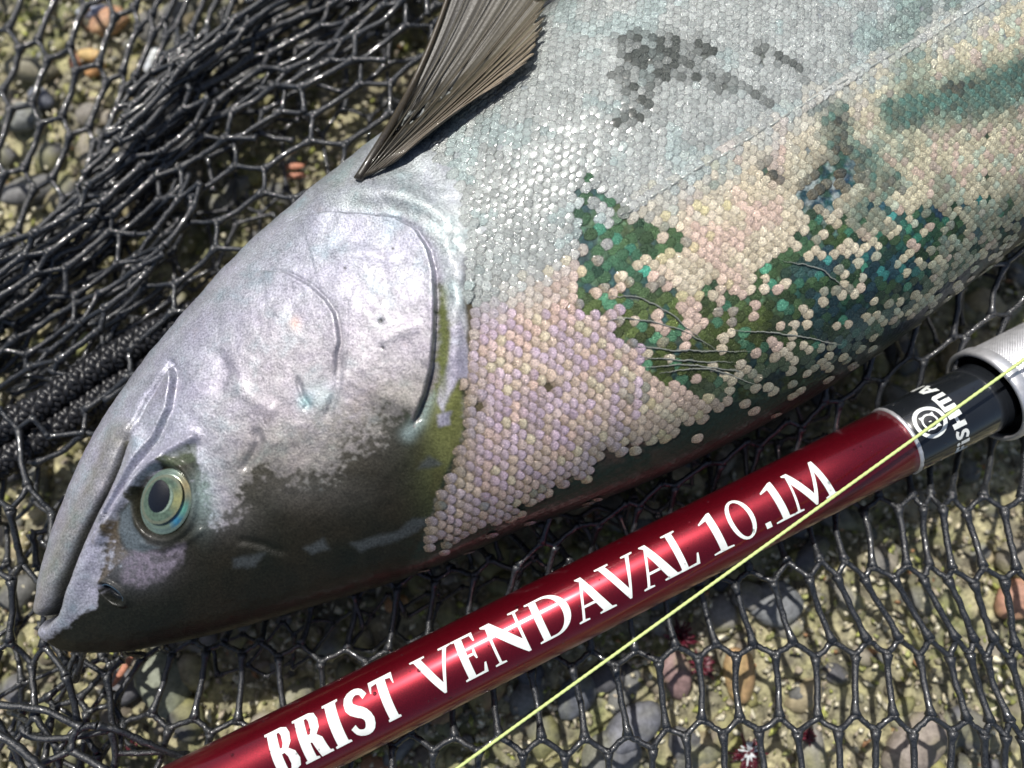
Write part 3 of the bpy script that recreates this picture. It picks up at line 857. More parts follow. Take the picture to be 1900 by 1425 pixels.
# --- scales
def scales():
    nr = 12
    vs = [(0, 0, 1.0)]
    for r_, h in ((.55, .80), (.90, .36), (1.0, .05)):
        for k in range(nr):
            a = 2 * math.pi * k / nr
            vs.append((r_ * math.cos(a), r_ * math.sin(a), h))
    vs = np.array(vs)
    f = [(0, 1 + k, 1 + (k + 1) % nr) for k in range(nr)]
    for b in range(2):
        o1, o2 = 1 + b * nr, 1 + (b + 1) * nr
        for k in range(nr):
            k2 = (k + 1) % nr
            f += [(o1 + k, o2 + k, o2 + k2), (o1 + k, o2 + k2, o1 + k2)]
    f = np.array(f)
    na = int(A_arc[-1] / PITCH)
    cmax = C_arc[:, -1].max()
    jr = int(cmax / ROWH) + 1
    ai, cj = [], []
    for j in range(-jr, jr + 1):
        off = 0.5 * (j % 2)
        for i in range(0, na):
            ai.append((i + off) * PITCH); cj.append(j * ROWH)
    a = np.array(ai); c = np.array(cj)
    si = np.interp(a, A_arc, np.arange(NS))
    s0 = np.clip(si.astype(int), 0, NS - 2)
    # theta index from c, row by row
    tj = np.array([np.interp(cc, C_arc[s], np.arange(NT), left=-1, right=-1) for cc, s in zip(c, s0)])
    ok = (tj > 8) & (tj < NT - 6)
    a, c, s0, tj, si = a[ok], c[ok], s0[ok], tj[ok], si[ok]
    t0 = tj.astype(int); ft = (tj - t0)[:, None]; fs = (si - s0)[:, None]
    def bil(G):
        return (G[s0, t0] * (1 - ft) + G[s0, t0 + 1] * ft) * (1 - fs) + (G[s0 + 1, t0] * (1 - ft) + G[s0 + 1, t0 + 1] * ft) * fs
    p = bil(surf_d); n = bil(nrm)
    px, py = proj(p)
    da_ = surf[np.minimum(s0 + 1, NS - 1), t0] - surf[s0, t0]
    tail = da_ - n * (da_ * n).sum(1)[:, None]
    tail /= np.linalg.norm(tail, axis=1)[:, None]
    cross = np.cross(n, tail)
    # where scales are present
    d_h, s_h, _ = pdist(px, py, HEADEND)
    wob = (fbm(px, py, 30, 1) - .5) * 24
    onb = np.where(s_h < 0, d_h, -d_h) + wob * .3 > 2
    behind = np.ones(len(px), bool)
    lost = inside(px, py, LOST1) + wob * .3 + 26 * (rng.random(len(px)) - .5)
    mix = inside(px, py, LOSTMIX)
    half = inside(px, py, LOSTHALF) + wob
    top = np.maximum.reduce([inside(px, py, q) for q in (LOSTTOP, LOSTB, LOSTC, LOSTD, LOSTE)]) + wob * .3 + 8
    lowd = inside(px, py, DARK)
    R = rng.random(len(px))
    cl = fbm(px, py, 60, 2)
    keep = np.ones(len(px), bool)
    gone = (lost > 0) & (R > .16 + .34 * (cl > .56))
    gone |= (mix > 0) & (R > np.where(cl > .5, .78, .42))
    gone |= (half > 0) & (R > np.where(cl > .52, .74, .30))
    keep &= ~(gone & (rng.random(len(px)) > .72))
    keep &= ~((top > 14) & (py > 265) & (R > .25))
    keep &= ~((lowd > 4) & (R > .5 * np.exp(-lowd / 22)))
    keep &= ~((R < .012))
    keep &= onb & (px < 2100) & (px > 640) & (py > -160)
    idx = np.nonzero(keep)[0]
    gk = np.interp(si[idx], np.arange(NS), GR)
    p, n, tail, cross, px, py = p[idx], n[idx], tail[idx], cross[idx], px[idx], py[idx]
    R = R[idx]; m = len(idx)
    # size: smaller toward tail and edges
    size = PITCH * gk * (.69 + .022 * rng.normal(size=m))
    # colour by zone
    dl, sl, _ = pdist(px, py, LATERAL)
    ll = np.where(sl > 0, dl, -dl)         # + below the lateral line
    u = rng.random(m); u2 = rng.random(m)
    upper = np.array([.325, .355, .355]) + (u[:, None] - .5) * .09
    warm = np.array([.60, .54, .42]) + (u[:, None] - .5) * .12
    pinkc = np.array([.62, .46, .41]); lil = np.array([.47, .38, .58]); yel = np.array([.60, .56, .30]); grn = np.array([.40, .56, .46])
    cc = upper.copy()
    # belly to flank
    lower = sstep(-35, 95, ll + 60 * (u2 - .5))[:, None]
    lower = np.where((px < 1150)[:, None], sstep(530, 660, py + .55 * (px - 900) + 50 * (u2 - .5))[:, None], lower)
    mixp = fbm(px, py, 45, 3); mixl = fbm(px, py, 55, 1)
    w = warm.copy()
    pk = (sstep(.45, .62, mixp) * .8 * (px < 1450) + (px < 1150) * .62)[:, None].clip(0, 1)
    w = w * (1 - pk) + pinkc * pk
    li = ((px < 1190) & (py > 560)) * sstep(.40, .66, .45 * u2 + .62 * mixl)
    li = li[:, None] * .62
    w = w * (1 - li) + lil * li
    right = (sstep(1500, 1700, px) * .6)[:, None]
    w = w * (1 - right) + right * np.where((u2 < .18)[:, None], pinkc, np.where((u2 < .35)[:, None], grn, np.array([.62, .60, .42])))
    ye = ((px > 900) & (px < 1350) & (u2 > .90))[:, None] * .6
    w = w * (1 - ye) + yel * ye
    cc = cc * (1 - lower) + w * lower
    cy = (sstep(.56, .68, fbm(px, py, 50, 0)) * (ll < 40) * .35)[:, None]
    cc = cc * (1 - cy) + cy * np.array([.27, .39, .40])
    # cool teal tinge near bruise and far right
    tb = 1.15 * sstep(58, 6, pdist(px, py, [(1660, 215), (1740, 190), (1830, 165), (1960, 110)])[0] + 46 * (fbm(px, py, 18, 0) - .5)) * .92
    tb = np.maximum(tb, .8 * sstep(52, 10, pdist(px, py, [(1540, 220), (1575, 290), (1640, 330), (1600, 400)])[0] + 60 * (fbm(px, py, 16, 1) - .5)))
    tb = np.clip(tb * (.62 + .6 * u), 0, .97)[:, None]
    cc = cc * (1 - tb) + tb * np.array([.030, .105, .090]) * (.4 + 1.3 * u2[:, None])
    tq = (np.exp(-((px - 1540) / 90) ** 2 - ((py - 330) / 70) ** 2) * .5 + np.clip(np.exp(-((px - 1830) / 150) ** 2 - ((py - 178 + .32 * (px - 1830)) / 52) ** 2) * 1.0 + .55 * sstep(1500, 1700, px) * sstep(.5, .7, fbm(px, py, 70, 0)), 0, .85)).clip(0, .9)[:, None]
    cc = cc * (1 - tq) + tq * (np.array([.07, .15, .13]) * (.5 + 1.1 * u[:, None]))
    cc = np.clip(cc * 1.14 * (0.84 + .32 * rng.random(m))[:, None], .02, .85)
    gn = gone[idx]
    clear = (rng.random(m) < np.where(np.maximum(lost, mix)[idx] > 0, .22, .01)) & (lower[:, 0] > .5) & ~gn
    cc[clear] = cc[clear] * .4 + .6 * np.array([.10, .17, .15])
    vv_ = rng.random((m, 1)); ff = fbm(px, py, 60, 1)[:, None]; oo = (sstep(500, 600, py) * sstep(1560, 1380, px))[:, None]
    gc = np.array([.018, .085, .060]) * (1 - ff) + np.array([.055, .085, .018]) * ff
    gc = gc * (1 - .7 * oo) + .7 * oo * np.array([.085, .105, .020])
    bb = (sstep(.5, .62, fbm(px, py, 36, 3)) * sstep(1380, 1560, px))[:, None]
    gc = gc * (1 - .6 * bb) + .6 * bb * np.array([.015, .055, .120])
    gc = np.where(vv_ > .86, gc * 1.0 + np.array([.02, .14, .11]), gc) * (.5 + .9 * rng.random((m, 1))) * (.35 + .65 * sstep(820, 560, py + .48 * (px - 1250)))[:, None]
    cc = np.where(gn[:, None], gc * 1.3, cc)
    tp = top[idx] - 8 + 34 * (fbm(px, py, 24, 0) - .5)
    dkp = (sstep(-8, 10, tp) * np.clip(.35 + .9 * rng.random(m), 0, 1))[:, None] * .97
    cc = cc * (1 - dkp) + dkp * np.array([.050, .060, .055])
    lt = (np.exp(-(dl / 5.5) ** 2))[:, None] * .45
    cc = cc * (1 - lt) + lt * .62
    edge = sstep(-10, 70, lowd[idx] + 60)[:, None] * .55
    cc = cc * (1 - edge) + edge * np.array([.10, .14, .11])
    tiltk = np.where(gn, .03, np.where(ll > 20, .16, .19)) + .022 * rng.normal(size=m)
    yaw = .06 * rng.normal(size=m)
    roll = .035 * rng.normal(size=m)
    dome = np.where(gn, .025, np.where(ll > 20, .055, .045))
    alph = lower[:, 0] * np.where(px < 1180, .85, .45) * np.where(gn, 0, 1)
    low_l = ((px < 1200) & (py > 560)) | (ll > 60)
    la = size * np.where(low_l, 1.06, 1.16); lc = size * np.where(low_l, .86, .92)
    inl = np.maximum(lost, mix)[idx] > 0
    shr = np.where(inl & ~gn, .84 + .16 * rng.random(m), 1.0); la = la * shr; lc = lc * shr
    t2 = tail * np.cos(yaw)[:, None] + cross * np.sin(yaw)[:, None]
    c2 = np.cross(n, t2)
    flat = sstep(60, -40, ll) * (px > 860)     # upper flank lies flatter
    tl = tiltk * (1 - .15 * flat)
    t3 = t2 * np.cos(tl)[:, None] + n * np.sin(tl)[:, None]
    n3 = -t2 * np.sin(tl)[:, None] + n * np.cos(tl)[:, None]
    c3 = c2 * np.cos(roll)[:, None] + n3 * np.sin(roll)[:, None]; n3 = n3 * np.cos(roll)[:, None] - c2 * np.sin(roll)[:, None]; c2 = c3
    ctr = p + n * (np.where(gn, .1, .9) + .3 * rng.random(m))[:, None]
    # the ones that show largest become single parts
    dist = np.linalg.norm(ctr - CAM, axis=1)
    facing = ((CAM - ctr) * n).sum(1) / dist
    infr = (px > 5) & (px < 1895) & (py > 5) & (py < 1400)
    score = np.where(infr, facing / dist ** 2 * size ** 2, 0)
    order = np.argsort(-score)
    single = set(order[:300].tolist())
    fore = (vs[:, 0] * .5 + .5)
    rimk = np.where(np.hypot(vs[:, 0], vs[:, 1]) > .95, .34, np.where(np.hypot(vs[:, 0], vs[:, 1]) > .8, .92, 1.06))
    base_mesh = None
    mb_v, mb_f, mb_c, mb_a = [], [], [], []
    nv = 0
    variants = []
    for q in range(6):
        wv = vs.copy(); rr = np.random.default_rng(q)
        wob_ = 1 + .05 * np.sin(np.arctan2(vs[:, 1], vs[:, 0]) * 3 + rr.random() * 6) + .03 * rr.normal(size=len(vs))
        wv[:, :2] *= wob_[:, None]
        variants.append(wv)
    meshes = []
    for q, wv in enumerate(variants):
        me = bpy.data.meshes.new("scale")
        me.from_pydata(wv.tolist(), [], [tuple(map(int, r)) for r in f])
        me.polygons.foreach_set("use_smooth", np.ones(len(me.polygons), bool))
        ca = me.color_attributes.new("Col", 'FLOAT_COLOR', 'POINT')
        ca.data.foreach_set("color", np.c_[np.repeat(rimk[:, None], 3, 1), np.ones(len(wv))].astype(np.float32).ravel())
        fa = me.attributes.new("fore", 'FLOAT', 'POINT'); fa.data.foreach_set("value", fore.astype(np.float32))
        me.materials.append(M_SCALE); me.update()
        meshes.append(me)
    inv = salmon.matrix_world.inverted()
    for k in range(m):
        q = k % 6
        if k in single:
            o = bpy.data.objects.new("scale", meshes[q])
            M = Matrix.Identity(4)
            for r_ in range(3):
                M[r_][0] = t3[k][r_] * la[k] * S; M[r_][1] = c2[k][r_] * lc[k] * S; M[r_][2] = n3[k][r_] * size[k] * dome[k] * S; M[r_][3] = ctr[k][r_] * S
            o.color = (*cc[k], float(alph[k]))
            col.objects.link(o); o.parent = salmon; o.matrix_parent_inverse = inv; o.matrix_basis = M
        else:
            wv = variants[q]
            v = ctr[k] + wv[:, :1] * t3[k] * la[k] + wv[:, 1:2] * c2[k] * lc[k] + wv[:, 2:3] * n3[k] * size[k] * dome[k]
            mb_v.append(v); mb_f.append(f + nv); nv += len(v)
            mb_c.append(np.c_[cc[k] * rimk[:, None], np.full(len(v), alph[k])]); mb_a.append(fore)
    o = mesh_np("scale_cover", np.vstack(mb_v), np.vstack(mb_f), M_SCALE, salmon, np.vstack(mb_c), {"fore": np.concatenate(mb_a)})
    o["kind"] = "stuff"
    o.color = (1, 1, 1, 1)
    print("scales", m)
scales()

# --- eye
def eye():
    c, n, k = at_surf(305, 930)
    n = (n * .55 + np.array([0, 0, 1]) * .45); n /= np.linalg.norm(n)
    ax = np.array([.22, .97, 0]); ax -= n * ax.dot(n); ax /= np.linalg.norm(ax)   # long axis, up the picture
    bx = np.cross(ax, n)
    sc = (CAM[2] - c[2]) / FPX
    def disc(name, parent, cx, cy, rx, ry, prof, colf, nseg=56, shape=None, m=M_EYE):
        vs, cs, fs = [], [], []
        nr = len(prof)
        for i, (r, z) in enumerate(prof):
            for s_ in range(nseg):
                a = 2 * math.pi * s_ / nseg
                k_ = shape(a) if shape else 1.0
                X = cx + rx * r * k_ * math.cos(a); Y = cy + ry * r * k_ * math.sin(a)
                vs.append(c + (bx * X + ax * Y) * sc + n * z)
                cs.append(colf(r, a))
        for i in range(nr - 1):
            for s_ in range(nseg):
                s2 = (s_ + 1) % nseg
                fs.append((i * nseg + s_, i * nseg + s2, (i + 1) * nseg + s2, (i + 1) * nseg + s_))
        vs.append(np.mean(vs[:nseg], axis=0)); cs.append(colf(0, 0))
        ctr_ = len(vs) - 1
        for s_ in range(0, nseg):
            fs.append((ctr_, (s_ + 1) % nseg, s_))
        return mesh_np(name, np.array(vs), fs, m, parent, np.array(cs))
    def lerp(a, b, t): return np.array(a) * (1 - t) + np.array(b) * t
    def col_ball(r, a):
        g = np.array([.10, .145, .10]) * rng.uniform(.75, 1.3)
        if r > .78: g = lerp(g, [.15, .21, .18], min(1, (r - .78) / .15))
        a = (a + 2 * math.pi) % (2 * math.pi)
        # a: 0 = to the right of the eye, grows counter-clockwise
        gold = max(0, 1 - abs(a - .75) / .65) * (1 if r > .70 else .2)
        g = lerp(g, [.42, .33, .15], .75 * gold)
        a2 = a - 2 * math.pi if a > math.pi else a
        blue = max(0, 1 - abs(a2 + .62) / .38) * (1 if .68 < r < .98 else 0)
        g = lerp(g, [.01, .20, .38], .9 * blue)
        teal = max(0, 1 - abs(a2 + .12) / .38) * (1 if .72 < r < 1.0 else 0)
        g = lerp(g, [.12, .45, .36], .7 * teal)
        dk = 1 if .66 < r < .74 else 0
        g = lerp(g, [.05, .06, .045], .65 * dk)
        return g
    rr = np.linspace(.34, 1.08, 22)
    z0 = -6
    ball = disc("eye", salmon, 0, -1, 45, 56, [(r, z0 - 3 + 13 * math.sqrt(max(0, 1.0 - (r / 1.1) ** 2)) + .5 * math.sin(r * 30)) for r in rr], col_ball)
    ball["label"] = "pale green eye with a dark teardrop pupil"
    def col_iris(r, a):
        g = np.array([.085, .13, .09]) * rng.uniform(.7, 1.35)
        if r < .58: g = np.array([.24, .32, .25]) * rng.uniform(.85, 1.15)
        if r > .93: g = np.array([.14, .16, .11])
        a2 = a - 2 * math.pi if a > math.pi else a
        return lerp(g, [.32, .31, .12], .8 * max(0, 1 - abs(a2 - .15) / .8) * (1 if r > .6 else 0))
    disc("iris", ball, -2, 3, 36, 44, [(r, z0 + 12.5 + (2.2 if r < .6 else 0) * (r - .3) - 5.0 * max(0, r - .8) ** 1.2) for r in np.linspace(.40, 1.04, 14)], col_iris,
         shape=lambda a: 1 + .04 * math.sin(2 * a))
    tear = lambda a: 1 + .16 * math.exp(-((a - 1.95) / .5) ** 2) - .06 * math.cos(2 * a)
    disc("pupil", ball, -7, 6, 21, 26.5, [(r, z0 + 14.0 + 2.0 * (1 - r * r)) for r in np.linspace(.2, 1.0, 6)], lambda r, a: np.array([.004, .005, .008]), shape=tear)
eye()

# --- lateral line
def lateral():
    mb = MB()
    pts = catmull(LATERAL, 60)
    p3 = []
    for x, y in pts:
        c, n, k = at_surf(x, y)
        p3.append(c + n * 3.2)
    p3 = catmull(np.array(p3)[::3], 200)
    for a_ in range(0, 190, 6):
        seg = p3[a_:a_ + 6] + rng.normal(0, .5, (1, 3))
        v, f = tube(seg, 2.6 * np.array([.4, 1, 1.1, 1, .8, .4]), 6)
        mb.add(v, f, np.array([.42, .44, .40]) * rng.uniform(.6, 1.25))
    mb.build("lateral_line", M_EYE, salmon)
lateral()
def scratches():
    mb = MB()
    for q in ([(1125, 553), (1180, 552), (1240, 580), (1310, 640)], [(1115, 598), (1180, 592), (1260, 612), (1330, 650)], [(1165, 640), (1260, 650), (1390, 652)],
              [(1185, 662), (1260, 668), (1360, 672)], [(1190, 680), (1290, 678), (1380, 690)], [(1220, 692), (1310, 684), (1400, 712)], [(1350, 612), (1460, 620), (1560, 640)], [(1450, 485), (1520, 500), (1575, 545)]):
        pts = catmull(q, 16)
        p3 = catmull(np.array([at_surf(x, y)[0] + at_surf(x, y)[1] * 3.4 for x, y in pts]), 60) + rng.normal(0, .35, (60, 3))
        k = np.linspace(-1, 1, 60)
        v, f = tube(p3, .25 + 1.0 * (1 - k ** 2) * (.7 + .5 * rng.random(60)), 6)
        mb.add(v, f, np.array([.30, .31, .27]))
    mb.build("scratch", M_EYE, salmon)["kind"] = "stuff"
scratches()

# --- nostril
def nostril():
    c, n, k = at_surf(209, 1100)
    a = math.radians(-38)
    t = np.array([math.cos(a), math.sin(a), 0]); t -= n * t.dot(n); t /= np.linalg.norm(t)
    b = np.cross(n, t)
    ns = 28
    path = np.array([c + t * 21 * math.cos(q) + b * 9 * math.sin(q) + n * (-2) for q in np.linspace(-.2, math.pi + .2, ns)])
    v, f = tube(path, 2.6 - 1.0 * np.abs(np.linspace(-1, 1, ns)), 8)
    mesh_np("nostril", v, f, M_EYE, salmon, np.tile([[.07, .12, .17]], (len(v), 1)))
nostril()

# --- pectoral fin
def fin():
    tips = catmull([(862, -105, 100), (925, -85, 112), (975, -40, 122), (1012, -2, 132), (1006, 22, 150), (1008, 48, 165), (998, 72, 176), (990, 100, 184), (965, 125, 190), (930, 153, 188)], 15)
    bases = catmull([(664, 334, 60), (680, 326, 92), (698, 318, 116), (718, 308, 132), (735, 298, 142)], 15)
    bend = np.linspace(-16, 6, 15)
    nr, nl = 15 * 8, 60
    sub = (slice(None, None, 2), slice(None, None, 2))
    gx, gy, gz = PX[sub].ravel(), PY[sub].ravel(), surf[sub][..., 2].ravel()
    w_ = (gx > 560) & (gx < 1080) & (gy > -180) & (gy < 420)
    gx, gy, gz = gx[w_], gy[w_], gz[w_]
    def over(x, y, z, gap):
        d = (gx - x) ** 2 + (gy - y) ** 2
        k = np.argmin(d)
        return max(z, gz[k] + gap) if d[k] < 140 else z
    def ray_curve(j, t):
        j0 = np.clip(np.floor(j).astype(int), 0, 13); f = (j - j0)
        b0 = bases[j0] * (1 - f) + bases[j0 + 1] * f; t0 = tips[j0] * (1 - f) + tips[j0 + 1] * f
        bd = bend[j0] * (1 - f) + bend[j0 + 1] * f
        p = b0 * (1 - t) + t0 * t
        q = np.array([t0[1] - b0[1], -(t0[0] - b0[0])]); q = q / np.linalg.norm(q)
        p = p.copy(); p[:2] += q * bd * math.sin(math.pi * t) * 1.3
        p[2] += 24 * math.sin(math.pi * min(1, t * 1.2)) * j / 14
        return p
    RAW = np.zeros((nr, nl, 3)); ZC = np.zeros((nr, nl)); Cc = np.zeros((nr, nl, 3))
    for i in range(nr):
        j = i / (nr - 1) * 14
        for k in range(nl):
            t = k / (nl - 1)
            te = t * (1 - .035 * abs(math.sin(j * math.pi)) - .02 * math.sin(j * 5.1))
            p = ray_curve(np.float64(j), te)
            fan = j - math.floor(j)
            zc = -4.5 * math.sin(math.pi * fan) * (.3 + .7 * t) + 1.2 * math.sin(j * 17 + t * 3)
            RAW[i, k] = (p[0], p[1], over(p[0], p[1], p[2], 22 if t > .07 else 2)); ZC[i, k] = zc
            lead = max(0, 1 - j / 1.6)
            dark = np.array([.035, .030, .022]); ol = np.array([.15, .13, .08]); cr = np.array([.42, .34, .26])
            w = max(0, j / 14 - .06)
            c = dark * (1 - min(1, w * 1.9)) + ol * min(1, w * 1.9)
            c = c * (1 - max(0, w - .55) * 1.9 * t) + cr * max(0, w - .55) * 1.9 * t
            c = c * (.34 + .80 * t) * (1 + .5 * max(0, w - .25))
            c = c * (1 + .12 * math.sin(fan * math.pi * 6 + t * 2))
            Cc[i, k] = c
    zsm = RAW[:, :, 2].copy()
    for _ in range(3):
        zq = np.pad(zsm, 2, mode='edge'); zsm = np.mean([zq[a_:a_ + nr, b_:b_ + nl] for a_ in range(5) for b_ in range(5)], axis=0)
    zsm = np.maximum(zsm, RAW[:, :, 2] - 2)
    V = P(RAW[..., 0], RAW[..., 1], zsm + ZC)
    i, j = np.meshgrid(np.arange(nr - 1), np.arange(nl - 1), indexing='ij')
    kk = i * nl + j
    f = np.stack([kk, kk + nl, kk + nl + 1, kk + 1], -1).reshape(-1, 4)
    top = V.reshape(-1, 3); bot = top - np.array([0, 0, 2.0])
    n_ = len(top)
    rim = []
    ring = [q * nl for q in range(nr)] + [(nr - 1) * nl + q for q in range(1, nl)] + [q * nl + nl - 1 for q in range(nr - 2, -1, -1)] + [q for q in range(nl - 2, 0, -1)]
    for a, b in zip(ring, ring[1:] + ring[:1]): rim.append((a, b, b + n_, a + n_))
    F = np.vstack([f, f[:, ::-1] + n_, np.array(rim)])
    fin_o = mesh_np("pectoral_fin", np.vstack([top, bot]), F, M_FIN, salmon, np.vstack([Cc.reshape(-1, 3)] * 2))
    fin_o["label"] = "brown pectoral fin raised against the belly"
    def smooth_z(pts):
        z = np.array([p[2] for p in pts]); zp = np.pad(z, 6, mode='edge')
        zz = np.array([max(zp[k + 3:k + 10]) for k in range(len(z))])
        zp = np.pad(zz, 4, mode='edge'); zz = np.convolve(zp, np.ones(9) / 9, 'valid')
        return zz
    for r in range(15):
        for half in ((0,) if r == 0 else (0, 1)):
            path = []
            L = 46
            for k in range(L):
                t = k / (L - 1)
                jj = min(14, max(0, r + (half - .5) * .34 * max(0, t - .35) * (r > 0)))
                p = ray_curve(np.float64(jj), t * (.995 if half == 0 else .97))
                path.append((p[0], p[1], over(p[0], p[1], p[2] + 1.5, 24 if t > .08 else 5)))
            zz = smooth_z(path)
            path = np.array([P(q[0], q[1], z_) for q, z_ in zip(path, zz)])
            t = np.linspace(0, 1, L)
            rad = (9 if r == 0 else 2.0) * (1 - .62 * t) * (1 if half == 0 else .75)
            v, f2 = tube(path, rad, 8)
            w = r / 14
            c0 = np.array([.085, .066, .042]) if r == 0 else np.array([.10, .088, .058]) * (1 - w) + np.array([.26, .20, .135]) * w
            tt = np.r_[np.repeat(t, 8), 0, 1][:, None]
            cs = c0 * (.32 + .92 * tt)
            if half == 0:
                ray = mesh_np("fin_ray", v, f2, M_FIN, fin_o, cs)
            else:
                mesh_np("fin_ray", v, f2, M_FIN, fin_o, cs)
fin()

# ------------------------------------------------------------------ the landing net
net = empty("landing_net", P(1500, 1200, ZG + 60))
tag(net, "black rubber mesh landing net spread and bunched beneath the salmon", "landing net")

def strand(mb, pts, r, sides=8, nodes=(1.75, 1.75), wav=1.0, col_=None):
    pts = np.asarray(pts, float)
    n = max(8, int(np.linalg.norm(pts[-1] - pts[0]) / 9))
    n = min(n, 22)
    q = catmull(pts, n)
    t = np.linspace(0, 1, n)
    rad = r * (1 + (nodes[0] - 1) * np.exp(-(t / .10) ** 2) + (nodes[1] - 1) * np.exp(-((1 - t) / .10) ** 2) + .07 * np.sin(t * 23 + rng.random() * 6) * wav)
    q = q + rng.normal(0, .5 * wav, q.shape)
    v, f = tube(q, rad, sides)
    mb.add(v, f)

def net_layer(mb, Wf, i0, i1, k0, k1, r, keep, amp=.10, sag=6, jit=2.0, rz=None):
    nodes = {}
    def node(m, k):
        if (m, k) not in nodes:
            up = (m + k) % 2 == 1
            kk = k + (-amp if up else amp)
            p = np.array(Wf(m / 2, kk), float)
            p += np.array([rng.normal(0, jit), rng.normal(0, jit), rng.normal(0, jit * 1.4)])
            nodes[(m, k)] = p
        return nodes[(m, k)]
    def go(a, b, long):
        if not (keep(a) and keep(b)): return
        A = P(a[0], a[1], a[2]); B_ = P(b[0], b[1], b[2])
        L = np.linalg.norm(B_ - A)
        if L < 3 or L > 330: return
        mid_ = (A + B_) / 2 + np.array([rng.normal(0, .02 * L), rng.normal(0, .02 * L), rng.normal(0, .03 * L) - sag * long])
        q1 = A * .72 + mid_ * .28 * 1.0 ; 
        strand(mb, [A, (A + mid_) / 2 + rng.normal(0, .5, 3), mid_, (B_ + mid_) / 2 + rng.normal(0, .5, 3), B_], r * (1.0 if long else .88), nodes=(1.8, 1.8))
    for k in range(k0, k1 + 1):
        for m in range(2 * i0, 2 * i1 + 1):
            go(node(m, k), node(m + 1, k), 0)
            if (m + k) % 2 == 0 and k < k1:
                go(node(m, k), node(m, k + 1), 1)
    return nodes

OUT_B = [(x, y) for x, y, *_ in ST][:20]; OUT_K = [(a[2], a[3]) for a in ST][:20]
FISHPOLY = OUT_B + OUT_K[::-1]
def off_fish(p, m=40):
    q = P(p[0], p[1], 0)
    return inside(np.array([p[0]]), np.array([p[1]]), FISHPOLY)[0] < m

# rows of the sheet in front of the fish: (i, x, y) per row
R = {
    0: [(-16, 60, 980), (-4, 900, 960), (0, 1165, 830), (3, 1385, 815), (6, 1560, 810), (9, 1730, 800), (12, 1900, 800), (15, 2070, 800)],
    1: [(-16, 70, 1060), (-10, 420, 1060), (-6, 740, 1000), (-3, 960, 965), (0, 1180, 940), (3, 1390, 935), (4, 1455, 935), (5, 1519, 932), (6, 1567, 932), (7, 1636, 932), (8, 1697, 932), (9, 1729, 932), (10, 1762, 934), (11, 1822, 936), (12, 1895, 940), (15, 2110, 940)],
    2: [(-16, 70, 1150), (-13, 330, 1130), (-10, 500, 1120), (-8, 665, 1098), (-6.5, 782, 1068), (-5.5, 842, 1062), (-4.5, 920, 1045), (-3.5, 1000, 1040), (-2, 1090, 1060), (0, 1230, 1075), (1.5, 1325, 1074), (2.5, 1395, 1070), (3.5, 1465, 1056), (4.5, 1524, 1052), (5.5, 1570, 1056), (6.5, 1622, 1060), (7.5, 1683, 1062), (8.5, 1730, 1064), (9.5, 1772, 1066), (10.5, 1828, 1064), (12, 1915, 1070), (15, 2120, 1080)],
    3: [(-16, 130, 1240), (-15, 190, 1228), (-14, 243, 1214), (-13, 297, 1204), (-12, 356, 1196), (-11, 415, 1196), (-10, 480, 1200), (-9, 556, 1208), (-8, 640, 1214), (-7, 715, 1218), (-6, 790, 1222), (-5, 868, 1226), (-4, 945, 1228), (-3, 1020, 1226), (-2, 1099, 1226), (-1, 1181, 1222), (0, 1259, 1208), (1, 1331, 1208), (2, 1403, 1205), (3, 1476, 1205), (4, 1550, 1204), (5, 1616, 1202), (6, 1677, 1199), (7, 1734, 1198), (8, 1780, 1198), (9, 1812, 1200), (10, 1846, 1204), (12, 1930, 1215), (15, 2130, 1220)],
    4: [(-16, 50, 1300), (-15, 110, 1300), (-14, 171, 1310), (-13, 234, 1328), (-12, 316, 1342), (-11, 397, 1352), (-10, 482, 1352), (-9, 570, 1358), (-8, 650, 1366), (-7, 727, 1374), (-6, 805, 1380), (-5, 887, 1382), (-4, 968, 1386), (-3, 1051, 1386), (-2, 1130, 1386), (-1, 1205, 1376), (0, 1274, 1352), (1, 1336, 1345), (2, 1408, 1342), (3, 1482, 1345), (4, 1552, 1342), (5, 1624, 1342), (6, 1692, 1344), (7, 1764, 1346), (8, 1826, 1350), (9, 1860, 1352), (12, 1960, 1360), (15, 2150, 1370)],
    5: [(-16, 20, 1420), (-12, 270, 1470), (-8, 640, 1500), (-4, 975, 1510), (0, 1285, 1495), (4, 1560, 1485), (8, 1840, 1490), (12, 1990, 1500), (15, 2170, 1510)],
    6: [(-16, 0, 1570), (-8, 640, 1640), (0, 1290, 1640), (8, 1850, 1630), (15, 2180, 1650)],
}
RT = {k: np.array(v, float) for k, v in R.items()}
def front_warp(i, k):
    k = min(max(k, 0), 6 - 1e-6)
    k0 = int(math.floor(k)); f = k - k0
    a, b = RT[k0], RT[k0 + 1]
    x = np.interp(i, a[:, 0], a[:, 1]) * (1 - f) + np.interp(i, b[:, 0], b[:, 1]) * f
    y = np.interp(i, a[:, 0], a[:, 2]) * (1 - f) + np.interp(i, b[:, 0], b[:, 2]) * f
    z = -140 + 10 * math.sin(x / 170 + k) + 8 * math.sin(y / 70)
    dfish = inside(np.array([x]), np.array([y]), FISHPOLY)[0]
    yr = 947.5 - .5065 * (x - 1405)
    z += 45 * float(sstep(60, 190, y - yr))
    z -= 60 * max(0.0, min(1.0, (dfish + 40) / 90))
    return x, y, z
mb = MB()
net_layer(mb, front_warp, -16, 14, 0, 6, 6.3, lambda p: off_fish(p, 70) and p[1] > 770, amp=.095, sag=3, jit=2.2)
